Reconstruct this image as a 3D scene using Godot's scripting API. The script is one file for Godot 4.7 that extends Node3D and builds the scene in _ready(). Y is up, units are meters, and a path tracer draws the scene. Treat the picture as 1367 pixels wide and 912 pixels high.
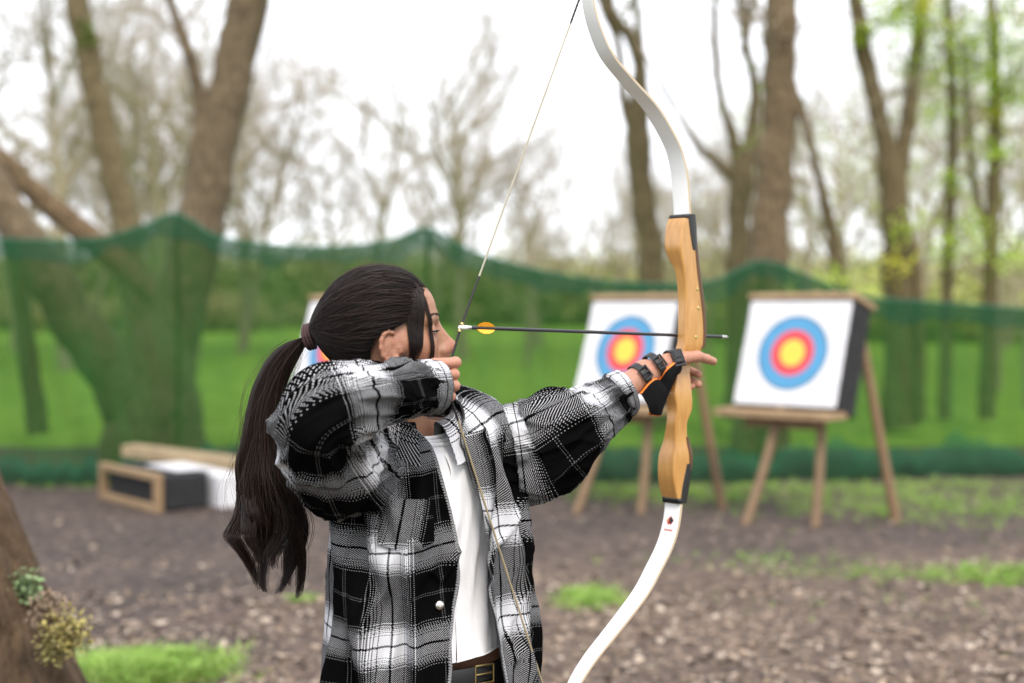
extends Node3D
# An archery lesson in a spring wood: a person at full draw in the foreground, a net fence, foam targets and bare trees behind.

var M := {}
var names := {}
var nz := FastNoiseLite.new()

class MB:
	# collects triangles; front faces run clockwise
	var v := PackedVector3Array()
	var n := PackedVector3Array()
	var t := PackedVector2Array()
	var c := PackedColorArray()
	var ix := PackedInt32Array()
	var col := Color(1, 1, 1)

	func vert(p: Vector3, nn: Vector3, uv := Vector2.ZERO) -> int:
		v.append(p); n.append(nn); t.append(uv); c.append(col)
		return v.size() - 1

	func face(a: Vector3, b: Vector3, d: Vector3, toward: Vector3) -> void:
		var nn := (b - a).cross(d - a).normalized()
		if nn.dot(toward) < 0.0:
			nn = -nn
			var s := b
			b = d
			d = s
		var i := vert(a, nn, Vector2(a.x, a.y))
		vert(d, nn, Vector2(d.x, d.y)); vert(b, nn, Vector2(b.x, b.y))
		ix.append(i); ix.append(i + 1); ix.append(i + 2)

	func quad(a: Vector3, b: Vector3, d: Vector3, e: Vector3, toward: Vector3) -> void:
		face(a, b, d, toward); face(a, d, e, toward)

	func grid(p: PackedVector3Array, uv: PackedVector2Array, nu: int, nv: int, wrap := false, flip := false) -> void:
		var base := v.size()
		for j in nv:
			var j0 := maxi(j - 1, 0)
			var j1 := mini(j + 1, nv - 1)
			for i in nu:
				var i0 := i - 1
				var i1 := i + 1
				if wrap:
					if i0 < 0: i0 = nu - 2
					if i1 > nu - 1: i1 = 1
				else:
					i0 = maxi(i0, 0)
					i1 = mini(i1, nu - 1)
				var nn := (p[j * nu + i1] - p[j * nu + i0]).cross(p[j1 * nu + i] - p[j0 * nu + i]).normalized()
				v.append(p[j * nu + i]); n.append(-nn if flip else nn); t.append(uv[j * nu + i]); c.append(col)
		for j in nv - 1:
			for i in nu - 1:
				var a := base + j * nu + i
				if flip:
					ix.append_array(PackedInt32Array([a, a + 1, a + nu + 1, a, a + nu + 1, a + nu]))
				else:
					ix.append_array(PackedInt32Array([a, a + nu + 1, a + 1, a, a + nu, a + nu + 1]))

	func tube(path: PackedVector3Array, rad: PackedFloat32Array, sides := 8, cap := true, squash := 1.0, hint := Vector3.ZERO) -> void:
		# a swept tube; squash flattens it across the hint direction
		var m := path.size()
		if m < 2: return
		var p := PackedVector3Array()
		var uv := PackedVector2Array()
		var x := Vector3.ZERO
		var along := 0.0
		for j in m:
			var tg := (path[mini(j + 1, m - 1)] - path[maxi(j - 1, 0)]).normalized()
			if hint != Vector3.ZERO:
				x = hint
			elif j == 0:
				x = Vector3.UP if absf(tg.y) < 0.9 else Vector3.RIGHT
			x = (x - tg * x.dot(tg)).normalized()
			var y := tg.cross(x)
			if j > 0: along += path[j].distance_to(path[j - 1])
			for i in sides + 1:
				var th := TAU * i / sides
				p.append(path[j] + (x * cos(th) * squash + y * sin(th)) * rad[j])
				uv.append(Vector2(float(i) / sides, along))
		grid(p, uv, sides + 1, m, true)
		if cap:
			for e in [0, m - 1]:
				if rad[e] < 0.0004: continue
				var tg := (path[e] - path[1 if e == 0 else m - 2]).normalized()
				var ce := vert(path[e], tg)
				for i in sides + 1: vert(p[e * (sides + 1) + i], tg)
				for i in sides:
					if e == 0: ix.append_array(PackedInt32Array([ce, ce + 1 + i, ce + 2 + i]))
					else: ix.append_array(PackedInt32Array([ce, ce + 2 + i, ce + 1 + i]))

	func box(xf: Transform3D, s: Vector3, b := 0.004) -> void:
		# a box with chamfered edges, centred on xf
		var h := s * 0.5
		b = minf(b, minf(h.x, minf(h.y, h.z)) * 0.9)
		for ax in 3:
			var a1 := (ax + 1) % 3
			var a2 := (ax + 2) % 3
			for sg in [-1.0, 1.0]:
				var q := []
				for k in [[-1, -1], [1, -1], [1, 1], [-1, 1]]:
					var w := Vector3.ZERO
					w[ax] = h[ax] * sg
					w[a1] = (h[a1] - b) * k[0]
					w[a2] = (h[a2] - b) * k[1]
					q.append(xf * w)
				var nd := Vector3.ZERO
				nd[ax] = sg
				quad(q[0], q[1], q[2], q[3], xf.basis * nd)
			for s1 in [-1.0, 1.0]:
				for s2 in [-1.0, 1.0]:
					var q := []
					for k in [[0, -1], [0, 1], [1, 1], [1, -1]]:
						var w := Vector3.ZERO
						w[ax] = (h[ax] - b) * k[1]
						w[a1] = (h[a1] - (b if k[0] == 1 else 0.0)) * s1
						w[a2] = (h[a2] - (b if k[0] == 0 else 0.0)) * s2
						q.append(xf * w)
					var nd := Vector3.ZERO
					nd[a1] = s1
					nd[a2] = s2
					quad(q[0], q[1], q[2], q[3], xf.basis * nd)
		for sx in [-1.0, 1.0]:
			for sy in [-1.0, 1.0]:
				for sz in [-1.0, 1.0]:
					var sg := Vector3(sx, sy, sz)
					face(xf * (sg * (h - Vector3(0, b, b))), xf * (sg * (h - Vector3(b, 0, b))), xf * (sg * (h - Vector3(b, b, 0))), xf.basis * sg)

	func mesh() -> ArrayMesh:
		var m := ArrayMesh.new()
		var a := []
		a.resize(Mesh.ARRAY_MAX)
		a[Mesh.ARRAY_VERTEX] = v
		a[Mesh.ARRAY_NORMAL] = n
		a[Mesh.ARRAY_TEX_UV] = t
		a[Mesh.ARRAY_COLOR] = c
		a[Mesh.ARRAY_INDEX] = ix
		m.add_surface_from_arrays(Mesh.PRIMITIVE_TRIANGLES, a)
		return m

class Field:
	# a signed distance field on a grid, filled bone by bone and meshed as surface nets
	var o: Vector3
	var s: float
	var nx: int
	var ny: int
	var nzz: int
	var d := PackedFloat32Array()

	func _init(lo: Vector3, hi: Vector3, cell: float) -> void:
		o = lo
		s = cell
		nx = int(ceil((hi.x - lo.x) / s)) + 1
		ny = int(ceil((hi.y - lo.y) / s)) + 1
		nzz = int(ceil((hi.z - lo.z) / s)) + 1
		d.resize(nx * ny * nzz)
		d.fill(1.0)

	func lim(lo: Vector3, hi: Vector3) -> PackedInt32Array:
		var a := (lo - o) / s
		var b := (hi - o) / s
		return PackedInt32Array([clampi(int(a.x), 0, nx - 1), clampi(int(a.y), 0, ny - 1), clampi(int(a.z), 0, nzz - 1), clampi(int(b.x) + 1, 0, nx - 1), clampi(int(b.y) + 1, 0, ny - 1), clampi(int(b.z) + 1, 0, nzz - 1)])

	func cap(a: Vector3, b: Vector3, ra: float, rb: float, k := 0.01) -> void:
		var g := maxf(ra, rb) + k + s * 3.0
		var l := lim(a.min(b) - Vector3(g, g, g), a.max(b) + Vector3(g, g, g))
		var ba := b - a
		var inv := 1.0 / maxf(ba.length_squared(), 1e-9)
		for z in range(l[2], l[5] + 1):
			for y in range(l[1], l[4] + 1):
				var at := (z * ny + y) * nx
				for x in range(l[0], l[3] + 1):
					var pa := o + Vector3(x, y, z) * s - a
					var h := clampf(pa.dot(ba) * inv, 0.0, 1.0)
					var q := (pa - ba * h).length() - ra + (ra - rb) * h
					var f := d[at + x]
					var m := maxf(k - absf(f - q), 0.0)
					d[at + x] = minf(f, q) - m * m * 0.25 / k

	func ell(c: Vector3, b: Basis, r: Vector3, k := 0.01, cut := false) -> void:
		var g := maxf(r.x, maxf(r.y, r.z)) + k + s * 3.0
		var l := lim(c - Vector3(g, g, g), c + Vector3(g, g, g))
		var ib := b.transposed()
		for z in range(l[2], l[5] + 1):
			for y in range(l[1], l[4] + 1):
				var at := (z * ny + y) * nx
				for x in range(l[0], l[3] + 1):
					var p := ib * (o + Vector3(x, y, z) * s - c)
					var k0 := (p / r).length()
					var k1 := (p / (r * r)).length()
					var q := k0 * (k0 - 1.0) / maxf(k1, 1e-6)
					var f := d[at + x]
					if cut:
						q = -q
						var m := maxf(k - absf(f - q), 0.0)
						d[at + x] = maxf(f, q) + m * m * 0.25 / k
					else:
						var m := maxf(k - absf(f - q), 0.0)
						d[at + x] = minf(f, q) - m * m * 0.25 / k

	func val(p: Vector3) -> float:
		var q := (p - o) / s
		var x := clampi(int(q.x), 0, nx - 2)
		var y := clampi(int(q.y), 0, ny - 2)
		var z := clampi(int(q.z), 0, nzz - 2)
		var u := q - Vector3(x, y, z)
		var at := (z * ny + y) * nx + x
		var k := nx * ny
		var a := lerpf(lerpf(d[at], d[at + 1], u.x), lerpf(d[at + nx], d[at + nx + 1], u.x), u.y)
		var b := lerpf(lerpf(d[at + k], d[at + k + 1], u.x), lerpf(d[at + k + nx], d[at + k + nx + 1], u.x), u.y)
		return lerpf(a, b, u.z)

	func land(p: Vector3, dir: Vector3, above: float) -> Vector3:
		# comes down along -dir from outside until it lies just above the surface
		var q := p + dir * 0.04
		for k in 90:
			if val(q) < above: break
			q -= dir * 0.001
		return q

	func mesh_into(mb: MB, paint: Variant = null) -> void:
		var id := {}
		var sx := 1
		var sy := nx
		var sz := nx * ny
		var off := [0, sx, sy, sx + sy, sz, sx + sz, sy + sz, sx + sy + sz]
		var cor := [Vector3(0, 0, 0), Vector3(1, 0, 0), Vector3(0, 1, 0), Vector3(1, 1, 0), Vector3(0, 0, 1), Vector3(1, 0, 1), Vector3(0, 1, 1), Vector3(1, 1, 1)]
		var ed := [[0, 1], [2, 3], [4, 5], [6, 7], [0, 2], [1, 3], [4, 6], [5, 7], [0, 4], [1, 5], [2, 6], [3, 7]]
		for z in nzz - 1:
			for y in ny - 1:
				var row := (z * ny + y) * nx
				for x in nx - 1:
					var at := row + x
					var f0 := d[at]
					if absf(f0) > s * 8.0: continue
					var inside := 0
					for k in 8:
						if d[at + off[k]] < 0.0: inside += 1
					if inside == 0 or inside == 8: continue
					var sum := Vector3.ZERO
					var cnt := 0
					for e in ed:
						var fa := d[at + off[e[0]]]
						var fb := d[at + off[e[1]]]
						if (fa < 0.0) != (fb < 0.0):
							sum += (cor[e[0]] as Vector3).lerp(cor[e[1]], fa / (fa - fb))
							cnt += 1
					var q := sum / cnt
					var gr := Vector3.ZERO
					for k in 8:
						var fk := d[at + off[k]]
						var w: Vector3 = cor[k]
						gr += Vector3((2 * w.x - 1) * fk * (q.y if w.y > 0 else 1 - q.y) * (q.z if w.z > 0 else 1 - q.z), (2 * w.y - 1) * fk * (q.x if w.x > 0 else 1 - q.x) * (q.z if w.z > 0 else 1 - q.z), (2 * w.z - 1) * fk * (q.x if w.x > 0 else 1 - q.x) * (q.y if w.y > 0 else 1 - q.y))
					var p := o + (Vector3(x, y, z) + q) * s
					if paint != null: mb.col = paint.call(p)
					id[at] = mb.vert(p, gr.normalized(), Vector2(p.x, p.y))
		for at in id:
			var x: int = at % nx
			var y: int = (at / nx) % ny
			var z: int = at / (nx * ny)
			var f := d[at]
			for ax in 3:
				var st: int = [sx, sy, sz][ax]
				if (f < 0.0) == (d[at + st] < 0.0): continue
				var u: int = [sy, sz, sx][ax]
				var w: int = [sz, sx, sy][ax]
				if not (id.has(at - u) and id.has(at - w) and id.has(at - u - w)): continue
				var q := PackedInt32Array([id[at], id[at - u], id[at - u - w], id[at - w]])
				if f < 0.0: mb.ix.append_array(PackedInt32Array([q[0], q[2], q[1], q[0], q[3], q[2]]))
				else: mb.ix.append_array(PackedInt32Array([q[0], q[1], q[2], q[0], q[2], q[3]]))

func numbered(called: String) -> String:
	names[called] = names.get(called, -1) + 1
	return called if names[called] == 0 else "%s_%03d" % [called, names[called]]

func tag(o: Node, label: String, category := "", group := "", kind := "") -> Node:
	if label: o.set_meta("label", label)
	if category: o.set_meta("category", category)
	if group: o.set_meta("group", group)
	if kind: o.set_meta("kind", kind)
	return o

func thing(called: String, label: String, category: String, at := Vector3.ZERO, group := "") -> Node3D:
	var o := Node3D.new()
	o.name = numbered(called)
	add_child(o)
	o.position = at
	tag(o, label, category, group)
	return o

func part(parent: Node3D, called: String, mb: MB, m: Material, local := false) -> MeshInstance3D:
	# meshes are built in metres of the place itself unless local
	var o := MeshInstance3D.new()
	o.name = called
	o.mesh = mb.mesh()
	o.material_override = m
	parent.add_child(o, true)
	if not local and parent.get_parent() == self and not (parent is MeshInstance3D): o.position = -parent.position
	return o

func single(called: String, mb: MB, m: Material, label: String, category := "", group := "", kind := "") -> MeshInstance3D:
	var o := MeshInstance3D.new()
	o.name = numbered(called)
	o.mesh = mb.mesh()
	o.material_override = m
	add_child(o)
	tag(o, label, category, group, kind)
	return o

func copy(o: Node3D, label: String, at: Vector3, turn: float, sc := Vector3.ONE) -> Node3D:
	var r: Node3D = o.duplicate()
	r.name = numbered(String(o.name).rstrip("_0123456789"))
	add_child(r)
	r.position = at
	r.rotation = Vector3(0, turn, 0)
	r.scale = sc
	if label: r.set_meta("label", label)
	return r

func lin(r: float, g: float, b: float) -> Color:
	return Color(r, g, b).linear_to_srgb()

func mat(color: Color, rough := 0.8, tex: Texture2D = null, vc := false) -> StandardMaterial3D:
	var m := StandardMaterial3D.new()
	m.albedo_color = color
	m.roughness = rough
	m.albedo_texture = tex
	m.vertex_color_use_as_albedo = vc
	m.cull_mode = BaseMaterial3D.CULL_DISABLED
	return m

func noise_tex(size: int, sd: int, freq: float, oct: int, stops: Array, alpha := false) -> ImageTexture:
	# stops: [position, linear colour] pairs over a seamless noise
	var f := FastNoiseLite.new()
	f.seed = sd
	f.frequency = freq
	f.fractal_octaves = oct
	f.noise_type = FastNoiseLite.TYPE_SIMPLEX_SMOOTH
	var im := f.get_seamless_image(size, size, false, false, 0.2, true)
	var src := im.get_data()
	var lut := PackedColorArray()
	var g := Gradient.new()
	g.offsets = PackedFloat32Array(stops.map(func(q): return q[0]))
	g.colors = PackedColorArray(stops.map(func(q): return q[1]))
	for k in 256: lut.append(g.sample(k / 255.0))
	var out := PackedByteArray()
	out.resize(size * size * 4)
	var step := src.size() / (size * size)
	for k in size * size:
		var cc: Color = lut[src[k * step]].linear_to_srgb()
		out[k * 4] = int(clampf(cc.r, 0, 1) * 255)
		out[k * 4 + 1] = int(clampf(cc.g, 0, 1) * 255)
		out[k * 4 + 2] = int(clampf(cc.b, 0, 1) * 255)
		out[k * 4 + 3] = int(clampf(lut[src[k * step]].a, 0, 1) * 255) if alpha else 255
	var res := Image.create_from_data(size, size, false, Image.FORMAT_RGBA8, out)
	res.generate_mipmaps()
	return ImageTexture.create_from_image(res)

func bump_tex(size: int, sd: int, freq: float, oct: int) -> ImageTexture:
	var f := FastNoiseLite.new()
	f.seed = sd
	f.frequency = freq
	f.fractal_octaves = oct
	f.noise_type = FastNoiseLite.TYPE_SIMPLEX_SMOOTH
	var im := f.get_seamless_image(size, size, false, false, 0.2, true)
	im.bump_map_to_normal_map(6.0)
	return ImageTexture.create_from_image(im)

func cr(nodes: Array, t: float) -> PackedFloat32Array:
	# Catmull-Rom through rows of numbers, t from 0 to 1
	var m := nodes.size() - 1
	var x := clampf(t, 0, 1) * m
	var i := mini(int(x), m - 1)
	var u := x - i
	var a: Array = nodes[maxi(i - 1, 0)]
	var b: Array = nodes[i]
	var c: Array = nodes[i + 1]
	var d: Array = nodes[mini(i + 2, m)]
	var o := PackedFloat32Array()
	for k in b.size():
		o.append(0.5 * (2.0 * b[k] + (c[k] - a[k]) * u + (2.0 * a[k] - 5.0 * b[k] + 4.0 * c[k] - d[k]) * u * u + (3.0 * b[k] - a[k] - 3.0 * c[k] + d[k]) * u * u * u))
	return o

func lerp_rows(rows: Array, y: float) -> PackedFloat32Array:
	# rows sorted by their first number, smooth in between
	var m := rows.size()
	var i := 0
	while i < m - 2 and rows[i + 1][0] < y: i += 1
	var u := clampf((y - rows[i][0]) / (rows[i + 1][0] - rows[i][0]), 0, 1)
	return cr([rows[maxi(i - 1, 0)], rows[i], rows[i + 1], rows[mini(i + 2, m - 1)]], (1.0 + u) / 3.0)

func _ready() -> void:
	# camera: a 50 mm lens at eye height, focused on the person
	var cam := Camera3D.new()
	add_child(cam)
	var lens := CameraAttributesPhysical.new()
	lens.frustum_focal_length = 50.0
	lens.frustum_near = 0.05
	lens.frustum_far = 2000.0
	lens.frustum_focus_distance = 2.7
	lens.exposure_aperture = 1.9
	cam.attributes = lens
	cam.fov = 26.99
	cam.far = 2000.0
	cam.position = Vector3(0, 1.5, 0)
	cam.rotation_degrees = Vector3(-1.236, 0, 0)
	cam.current = true
	# sky and sun: a bright white overcast
	var env := Environment.new()
	env.background_mode = Environment.BG_SKY
	env.tonemap_mode = Environment.TONE_MAPPER_LINEAR
	env.tonemap_exposure = 2.35
	env.sdfgi_enabled = true
	env.ssao_enabled = true
	env.ssil_enabled = true
	var sky := Sky.new()
	var sm := ProceduralSkyMaterial.new()
	sm.sky_top_color = Color(0.955, 0.965, 1.0)
	sm.sky_horizon_color = Color(0.95, 0.96, 0.985)
	sm.sky_curve = 0.2
	sm.ground_bottom_color = Color(0.25, 0.23, 0.2)
	sm.ground_horizon_color = Color(0.5, 0.5, 0.5)
	sky.sky_material = sm
	env.sky = sky
	env.background_energy_multiplier = 0.92
	var we := WorldEnvironment.new()
	we.environment = env
	add_child(we)
	var sun := DirectionalLight3D.new()
	sun.light_energy = 0.5
	sun.light_angular_distance = 22.0
	sun.light_color = Color(1.0, 0.97, 0.93)
	sun.shadow_enabled = true
	add_child(sun)
	sun.rotation_degrees = Vector3(-52, 14, 0)
	nz.noise_type = FastNoiseLite.TYPE_SIMPLEX_SMOOTH
	nz.frequency = 1.0
	nz.fractal_octaves = 2
	nz.seed = 5
	materials()
	ground()
	net_fence()
	near_trees()
	far_wood()
	old_trunk()
	targets()
	lying_boss()
	recurve_bow()
	arrow()
	person()
	arm_guard()
	litter()

func materials() -> void:
	M.soil = mat(Color(1, 1, 1), 0.95, noise_tex(1024, 3, 0.014, 5, [[0.0, Color(0.05, 0.035, 0.028)], [0.35, Color(0.095, 0.07, 0.058)], [0.6, Color(0.15, 0.115, 0.095)], [0.85, Color(0.25, 0.2, 0.165)], [1.0, Color(0.36, 0.3, 0.25)]]), true)
	M.soil.uv1_triplanar = true
	M.soil.uv1_world_triplanar = true
	M.soil.uv1_scale = Vector3(0.55, 0.55, 0.55)
	M.soil.normal_enabled = true
	M.soil.normal_texture = bump_tex(512, 8, 0.03, 5)
	M.soil.normal_scale = 1.4
	M.lawn = mat(Color(1, 1, 1), 0.9, noise_tex(512, 11, 0.02, 4, [[0.0, Color(0.11, 0.2, 0.025)], [0.5, Color(0.17, 0.3, 0.04)], [1.0, Color(0.25, 0.38, 0.07)]]))
	M.lawn.metallic_specular = 0.1
	M.lawn.uv1_triplanar = true
	M.lawn.uv1_world_triplanar = true
	M.lawn.uv1_scale = Vector3(0.12, 0.12, 0.12)
	M.bark = mat(Color(1, 1, 1), 0.95, noise_tex(512, 21, 0.022, 5, [[0.0, Color(0.045, 0.034, 0.02)], [0.4, Color(0.108, 0.083, 0.048)], [0.7, Color(0.17, 0.132, 0.079)], [1.0, Color(0.265, 0.215, 0.14)]]), true)
	M.bark.uv1_triplanar = true
	M.bark.uv1_scale = Vector3(1.6, 0.45, 1.6)
	M.bark.normal_enabled = true
	M.bark.normal_texture = bump_tex(512, 22, 0.04, 4)
	M.bark.normal_scale = 1.5
	M.twig = mat(lin(0.25, 0.205, 0.14), 0.95)
	M.leaf = mat(Color(1, 1, 1), 0.6, null, true)
	M.leaf.backlight = Color(0.9, 1.0, 0.4)
	M.grass = mat(Color(1, 1, 1), 0.7, null, true)
	M.grass.backlight = Color(0.4, 0.5, 0.2)
	M.litter = mat(Color(1, 1, 1), 0.85, null, true)
	M.net = mat(Color(1, 1, 1), 0.9, noise_tex(512, 31, 0.012, 4, [[0.0, Color(0.016, 0.06, 0.013, 0.64)], [0.5, Color(0.021, 0.075, 0.017, 0.71)], [1.0, Color(0.027, 0.092, 0.023, 0.78)]], true))
	M.net.metallic_specular = 0.03
	M.net.transparency = BaseMaterial3D.TRANSPARENCY_ALPHA
	M.net_fold = mat(lin(0.014, 0.085, 0.045), 0.9)
	M.net_fold.metallic_specular = 0.03
	M.net_fold.transparency = BaseMaterial3D.TRANSPARENCY_ALPHA
	M.net_fold.albedo_color.a = 0.5
	M.cord = mat(lin(0.02, 0.14, 0.085), 0.8)
	M.timber = mat(Color(1, 1, 1), 0.75, noise_tex(256, 41, 0.03, 4, [[0.0, Color(0.17, 0.12, 0.075)], [0.5, Color(0.31, 0.235, 0.155)], [1.0, Color(0.44, 0.35, 0.24)]]), true)
	M.timber.uv1_triplanar = true
	M.timber.uv1_scale = Vector3(0.8, 5.0, 5.0)
	M.foam = mat(Color(1, 1, 1), 0.9, noise_tex(256, 43, 0.05, 4, [[0.0, Color(0.006, 0.006, 0.007)], [0.6, Color(0.013, 0.0135, 0.015)], [1.0, Color(0.06, 0.06, 0.063)]]))
	M.foam.uv1_triplanar = true
	M.foam.uv1_scale = Vector3(2, 2, 2)
	M.paper = mat(lin(0.6, 0.6, 0.62), 0.8)
	M.face_print = mat(Color(1, 1, 1), 0.8, face_tex())
	M.skin = mat(Color(1, 1, 1), 0.5, noise_tex(256, 51, 0.05, 4, [[0.0, Color(0.74, 0.68, 0.65)], [0.45, Color(0.93, 0.9, 0.88)], [1.0, Color(1.0, 1.0, 1.0)]]), true)
	M.skin.uv1_triplanar = true
	M.skin.uv1_scale = Vector3(12, 12, 12)
	M.skin.normal_enabled = true
	M.skin.normal_texture = bump_tex(256, 52, 0.12, 3)
	M.skin.normal_scale = 0.35
	M.skin.subsurf_scatter_enabled = true
	M.skin.subsurf_scatter_strength = 0.12
	M.hair = mat(Color(1, 1, 1), 0.42, null, true)
	M.hair.metallic_specular = 0.32
	M.dark_hair = mat(lin(0.012, 0.009, 0.009), 0.6)
	M.plaid = mat(Color(1, 1, 1), 0.95, plaid_tex())
	M.plaid.metallic_specular = 0.08
	M.plaid_edge = mat(lin(0.02, 0.021, 0.025), 0.95)
	M.stitch = mat(lin(0.55, 0.55, 0.57), 0.9)
	M.tee = mat(Color(1, 1, 1), 0.9, noise_tex(256, 61, 0.06, 3, [[0.0, Color(0.82, 0.82, 0.85)], [1.0, Color(0.88, 0.88, 0.91)]]))
	M.tee.uv1_triplanar = true
	M.tee.uv1_scale = Vector3(8, 8, 8)
	M.black_cloth = mat(lin(0.009, 0.009, 0.01), 0.95)
	M.black_cloth.metallic_specular = 0.15
	M.black_rubber = mat(lin(0.014, 0.014, 0.016), 0.55)
	M.orange = mat(lin(0.95, 0.22, 0.015), 0.55)
	M.metal = mat(lin(0.6, 0.58, 0.54), 0.3)
	M.metal.metallic = 1.0
	M.brass = mat(lin(0.6, 0.47, 0.2), 0.3)
	M.brass.metallic = 1.0
	M.wood = mat(Color(1, 1, 1), 0.34, wood_tex(), false)
	M.wood.uv1_triplanar = true
	M.wood.uv1_scale = Vector3(7, 1.2, 7)
	M.wood.clearcoat_enabled = true
	M.wood.clearcoat = 0.5
	M.wood.clearcoat_roughness = 0.2
	M.dark_wood = mat(lin(0.09, 0.04, 0.018), 0.35)
	M.black_plastic = mat(lin(0.012, 0.012, 0.013), 0.35)
	M.limb = mat(lin(0.82, 0.82, 0.83), 0.3)
	M.limb_edge = mat(lin(0.5, 0.4, 0.28), 0.5)
	M.print_red = mat(lin(0.5, 0.05, 0.04), 0.6)
	M.print_dark = mat(lin(0.03, 0.018, 0.02), 0.6)
	M.print_gold = mat(lin(0.6, 0.3, 0.08), 0.6)
	M.print_pink = mat(lin(0.8, 0.5, 0.48), 0.6)
	M.print_grey = mat(lin(0.55, 0.57, 0.6), 0.6)
	M.string_cream = mat(lin(0.36, 0.33, 0.26), 0.8)
	M.string_tan = mat(lin(0.3, 0.24, 0.14), 0.8)
	M.string_dark = mat(lin(0.015, 0.014, 0.015), 0.7)
	M.carbon = mat(lin(0.012, 0.012, 0.016), 0.35)
	M.white_plastic = mat(lin(0.75, 0.75, 0.72), 0.4)
	M.vane = mat(lin(0.9, 0.4, 0.02), 0.45)
	M.vane.backlight = Color(0.8, 0.4, 0.05)
	M.eye_white = mat(lin(0.6, 0.57, 0.54), 0.2)
	M.hair_tie = mat(lin(0.045, 0.018, 0.02), 0.8)

func plaid_tex() -> ImageTexture:
	# woven twill: each texel shows its warp or its weft thread, 176 threads to the 20 cm repeat
	var th := PackedByteArray()
	for k in 176:
		var white := k >= 114
		if k in [55, 59]: white = true
		if k in [143, 144, 145, 146]: white = false
		if k in [104, 109, 112, 2, 5, 10]: white = true
		if k in [116, 119, 124, 173, 170, 165]: white = false
		th.append(2 if k in [55, 59] else (1 if white else 0))
	var sz := 704
	var r := RandomNumberGenerator.new()
	r.seed = 77
	var out := PackedByteArray()
	out.resize(sz * sz * 3)
	for y in sz:
		var ky := y / 4
		for x in sz:
			var kx := x / 4
			# the dark thread floats over more of the weave than the white one
			var w := th[kx] if th[kx] == th[ky] else (maxi(th[kx], th[ky]) if (kx + ky) % 4 == 0 or (maxi(th[kx], th[ky]) == 2 and (kx + ky) % 4 == 1) else 0)
			if r.randf() < 0.03: w = th[ky]
			var l := 0.0
			if w == 1: l = 0.68 + r.randf() * 0.18
			elif w == 2: l = 0.3 + r.randf() * 0.2
			else: l = 0.02 + r.randf() * 0.035
			var at := (y * sz + x) * 3
			out[at] = int(l * 250)
			out[at + 1] = int(l * 251)
			out[at + 2] = int(minf(l * 258, 255))
	var im := Image.create_from_data(sz, sz, false, Image.FORMAT_RGB8, out)
	im.generate_mipmaps()
	return ImageTexture.create_from_image(im)

func face_tex() -> ImageTexture:
	# the printed rings of a target face
	var sz := 256
	var im := Image.create(sz, sz, false, Image.FORMAT_RGB8)
	for y in sz:
		for x in sz:
			var q := Vector2(x - sz * 0.5 + 0.5, y - sz * 0.5 + 0.5).length() / (sz * 0.5)
			var c := lin(0.64, 0.64, 0.67)
			if q < 0.235: c = lin(0.75, 0.5, 0.07)
			elif q < 0.41: c = lin(0.62, 0.055, 0.07)
			elif q < 0.645: c = lin(0.07, 0.26, 0.46)
			elif q < 0.672: c = lin(0.05, 0.06, 0.08)
			elif absf(q - 0.86) < 0.004: c = lin(0.4, 0.4, 0.42)
			im.set_pixel(x, y, c)
	im.generate_mipmaps()
	return ImageTexture.create_from_image(im)

func wood_tex() -> ImageTexture:
	return noise_tex(512, 71, 0.02, 4, [[0.0, Color(0.32, 0.14, 0.035)], [0.45, Color(0.45, 0.225, 0.06)], [0.75, Color(0.5, 0.262, 0.078)], [1.0, Color(0.56, 0.31, 0.105)]])

func gh(x: float, z: float) -> float:
	# height of the trodden ground
	return 0.03 + 0.022 * nz.get_noise_2d(x * 1.1, z * 1.1) + 0.012 * nz.get_noise_2d(x * 5.0 + 40.0, z * 5.0)

func ground() -> void:
	var b := MB.new()
	var p := PackedVector3Array()
	var uv := PackedVector2Array()
	var nu := 231
	var nv := 141
	for j in nv:
		for i in nu:
			var x := -16.0 + 34.0 * i / (nu - 1)
			var z := 3.0 - 18.6 * j / (nv - 1)
			var e := clampf((z + 15.6) / 0.8, 0.0, 1.0)
			p.append(Vector3(x, maxf(gh(x, z), 0.004) * e + 0.004, z + 0.25 * nz.get_noise_2d(x, 7.7) * (1.0 - e)))
			uv.append(Vector2(x, z))
	b.grid(p, uv, nu, nv)
	for k in b.v.size():
		var q := b.v[k]
		var f := 0.78 + 0.3 * nz.get_noise_2d(q.x * 0.6 + 9.0, q.z * 0.9)
		# drier, paler litter strip in front; damp bare earth around the shooting lane
		var dry := clampf((q.z + 8.6 + 0.7 * nz.get_noise_2d(q.x * 0.5, 3.0) + q.x * 0.08) / 1.0, 0.0, 1.0) * clampf((q.x + 1.6) / 1.5, 0.0, 1.0)
		b.c[k] = Color(0.58, 0.53, 0.515).lerp(Color(0.98, 0.89, 0.78), dry) * f
	single("ground", b, M.soil, "bare brown earth with leaf litter under the archery range", "", "", "structure")
	var l := MB.new()
	p = PackedVector3Array()
	uv = PackedVector2Array()
	for j in 61:
		for i in 61:
			var x := (i - 30) * (0.6 + 0.5 * absf(i - 30))
			var z := 12.0 - 0.22 * j * (2.0 + j)
			p.append(Vector3(x, -0.02 - 0.02 * nz.get_noise_2d(x * 0.2, z * 0.2), z))
			uv.append(Vector2(x, z))
	l.grid(p, uv, 61, 61)
	single("lawn", l, M.lawn, "mown green park lawn behind the netting", "", "", "structure")

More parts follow.
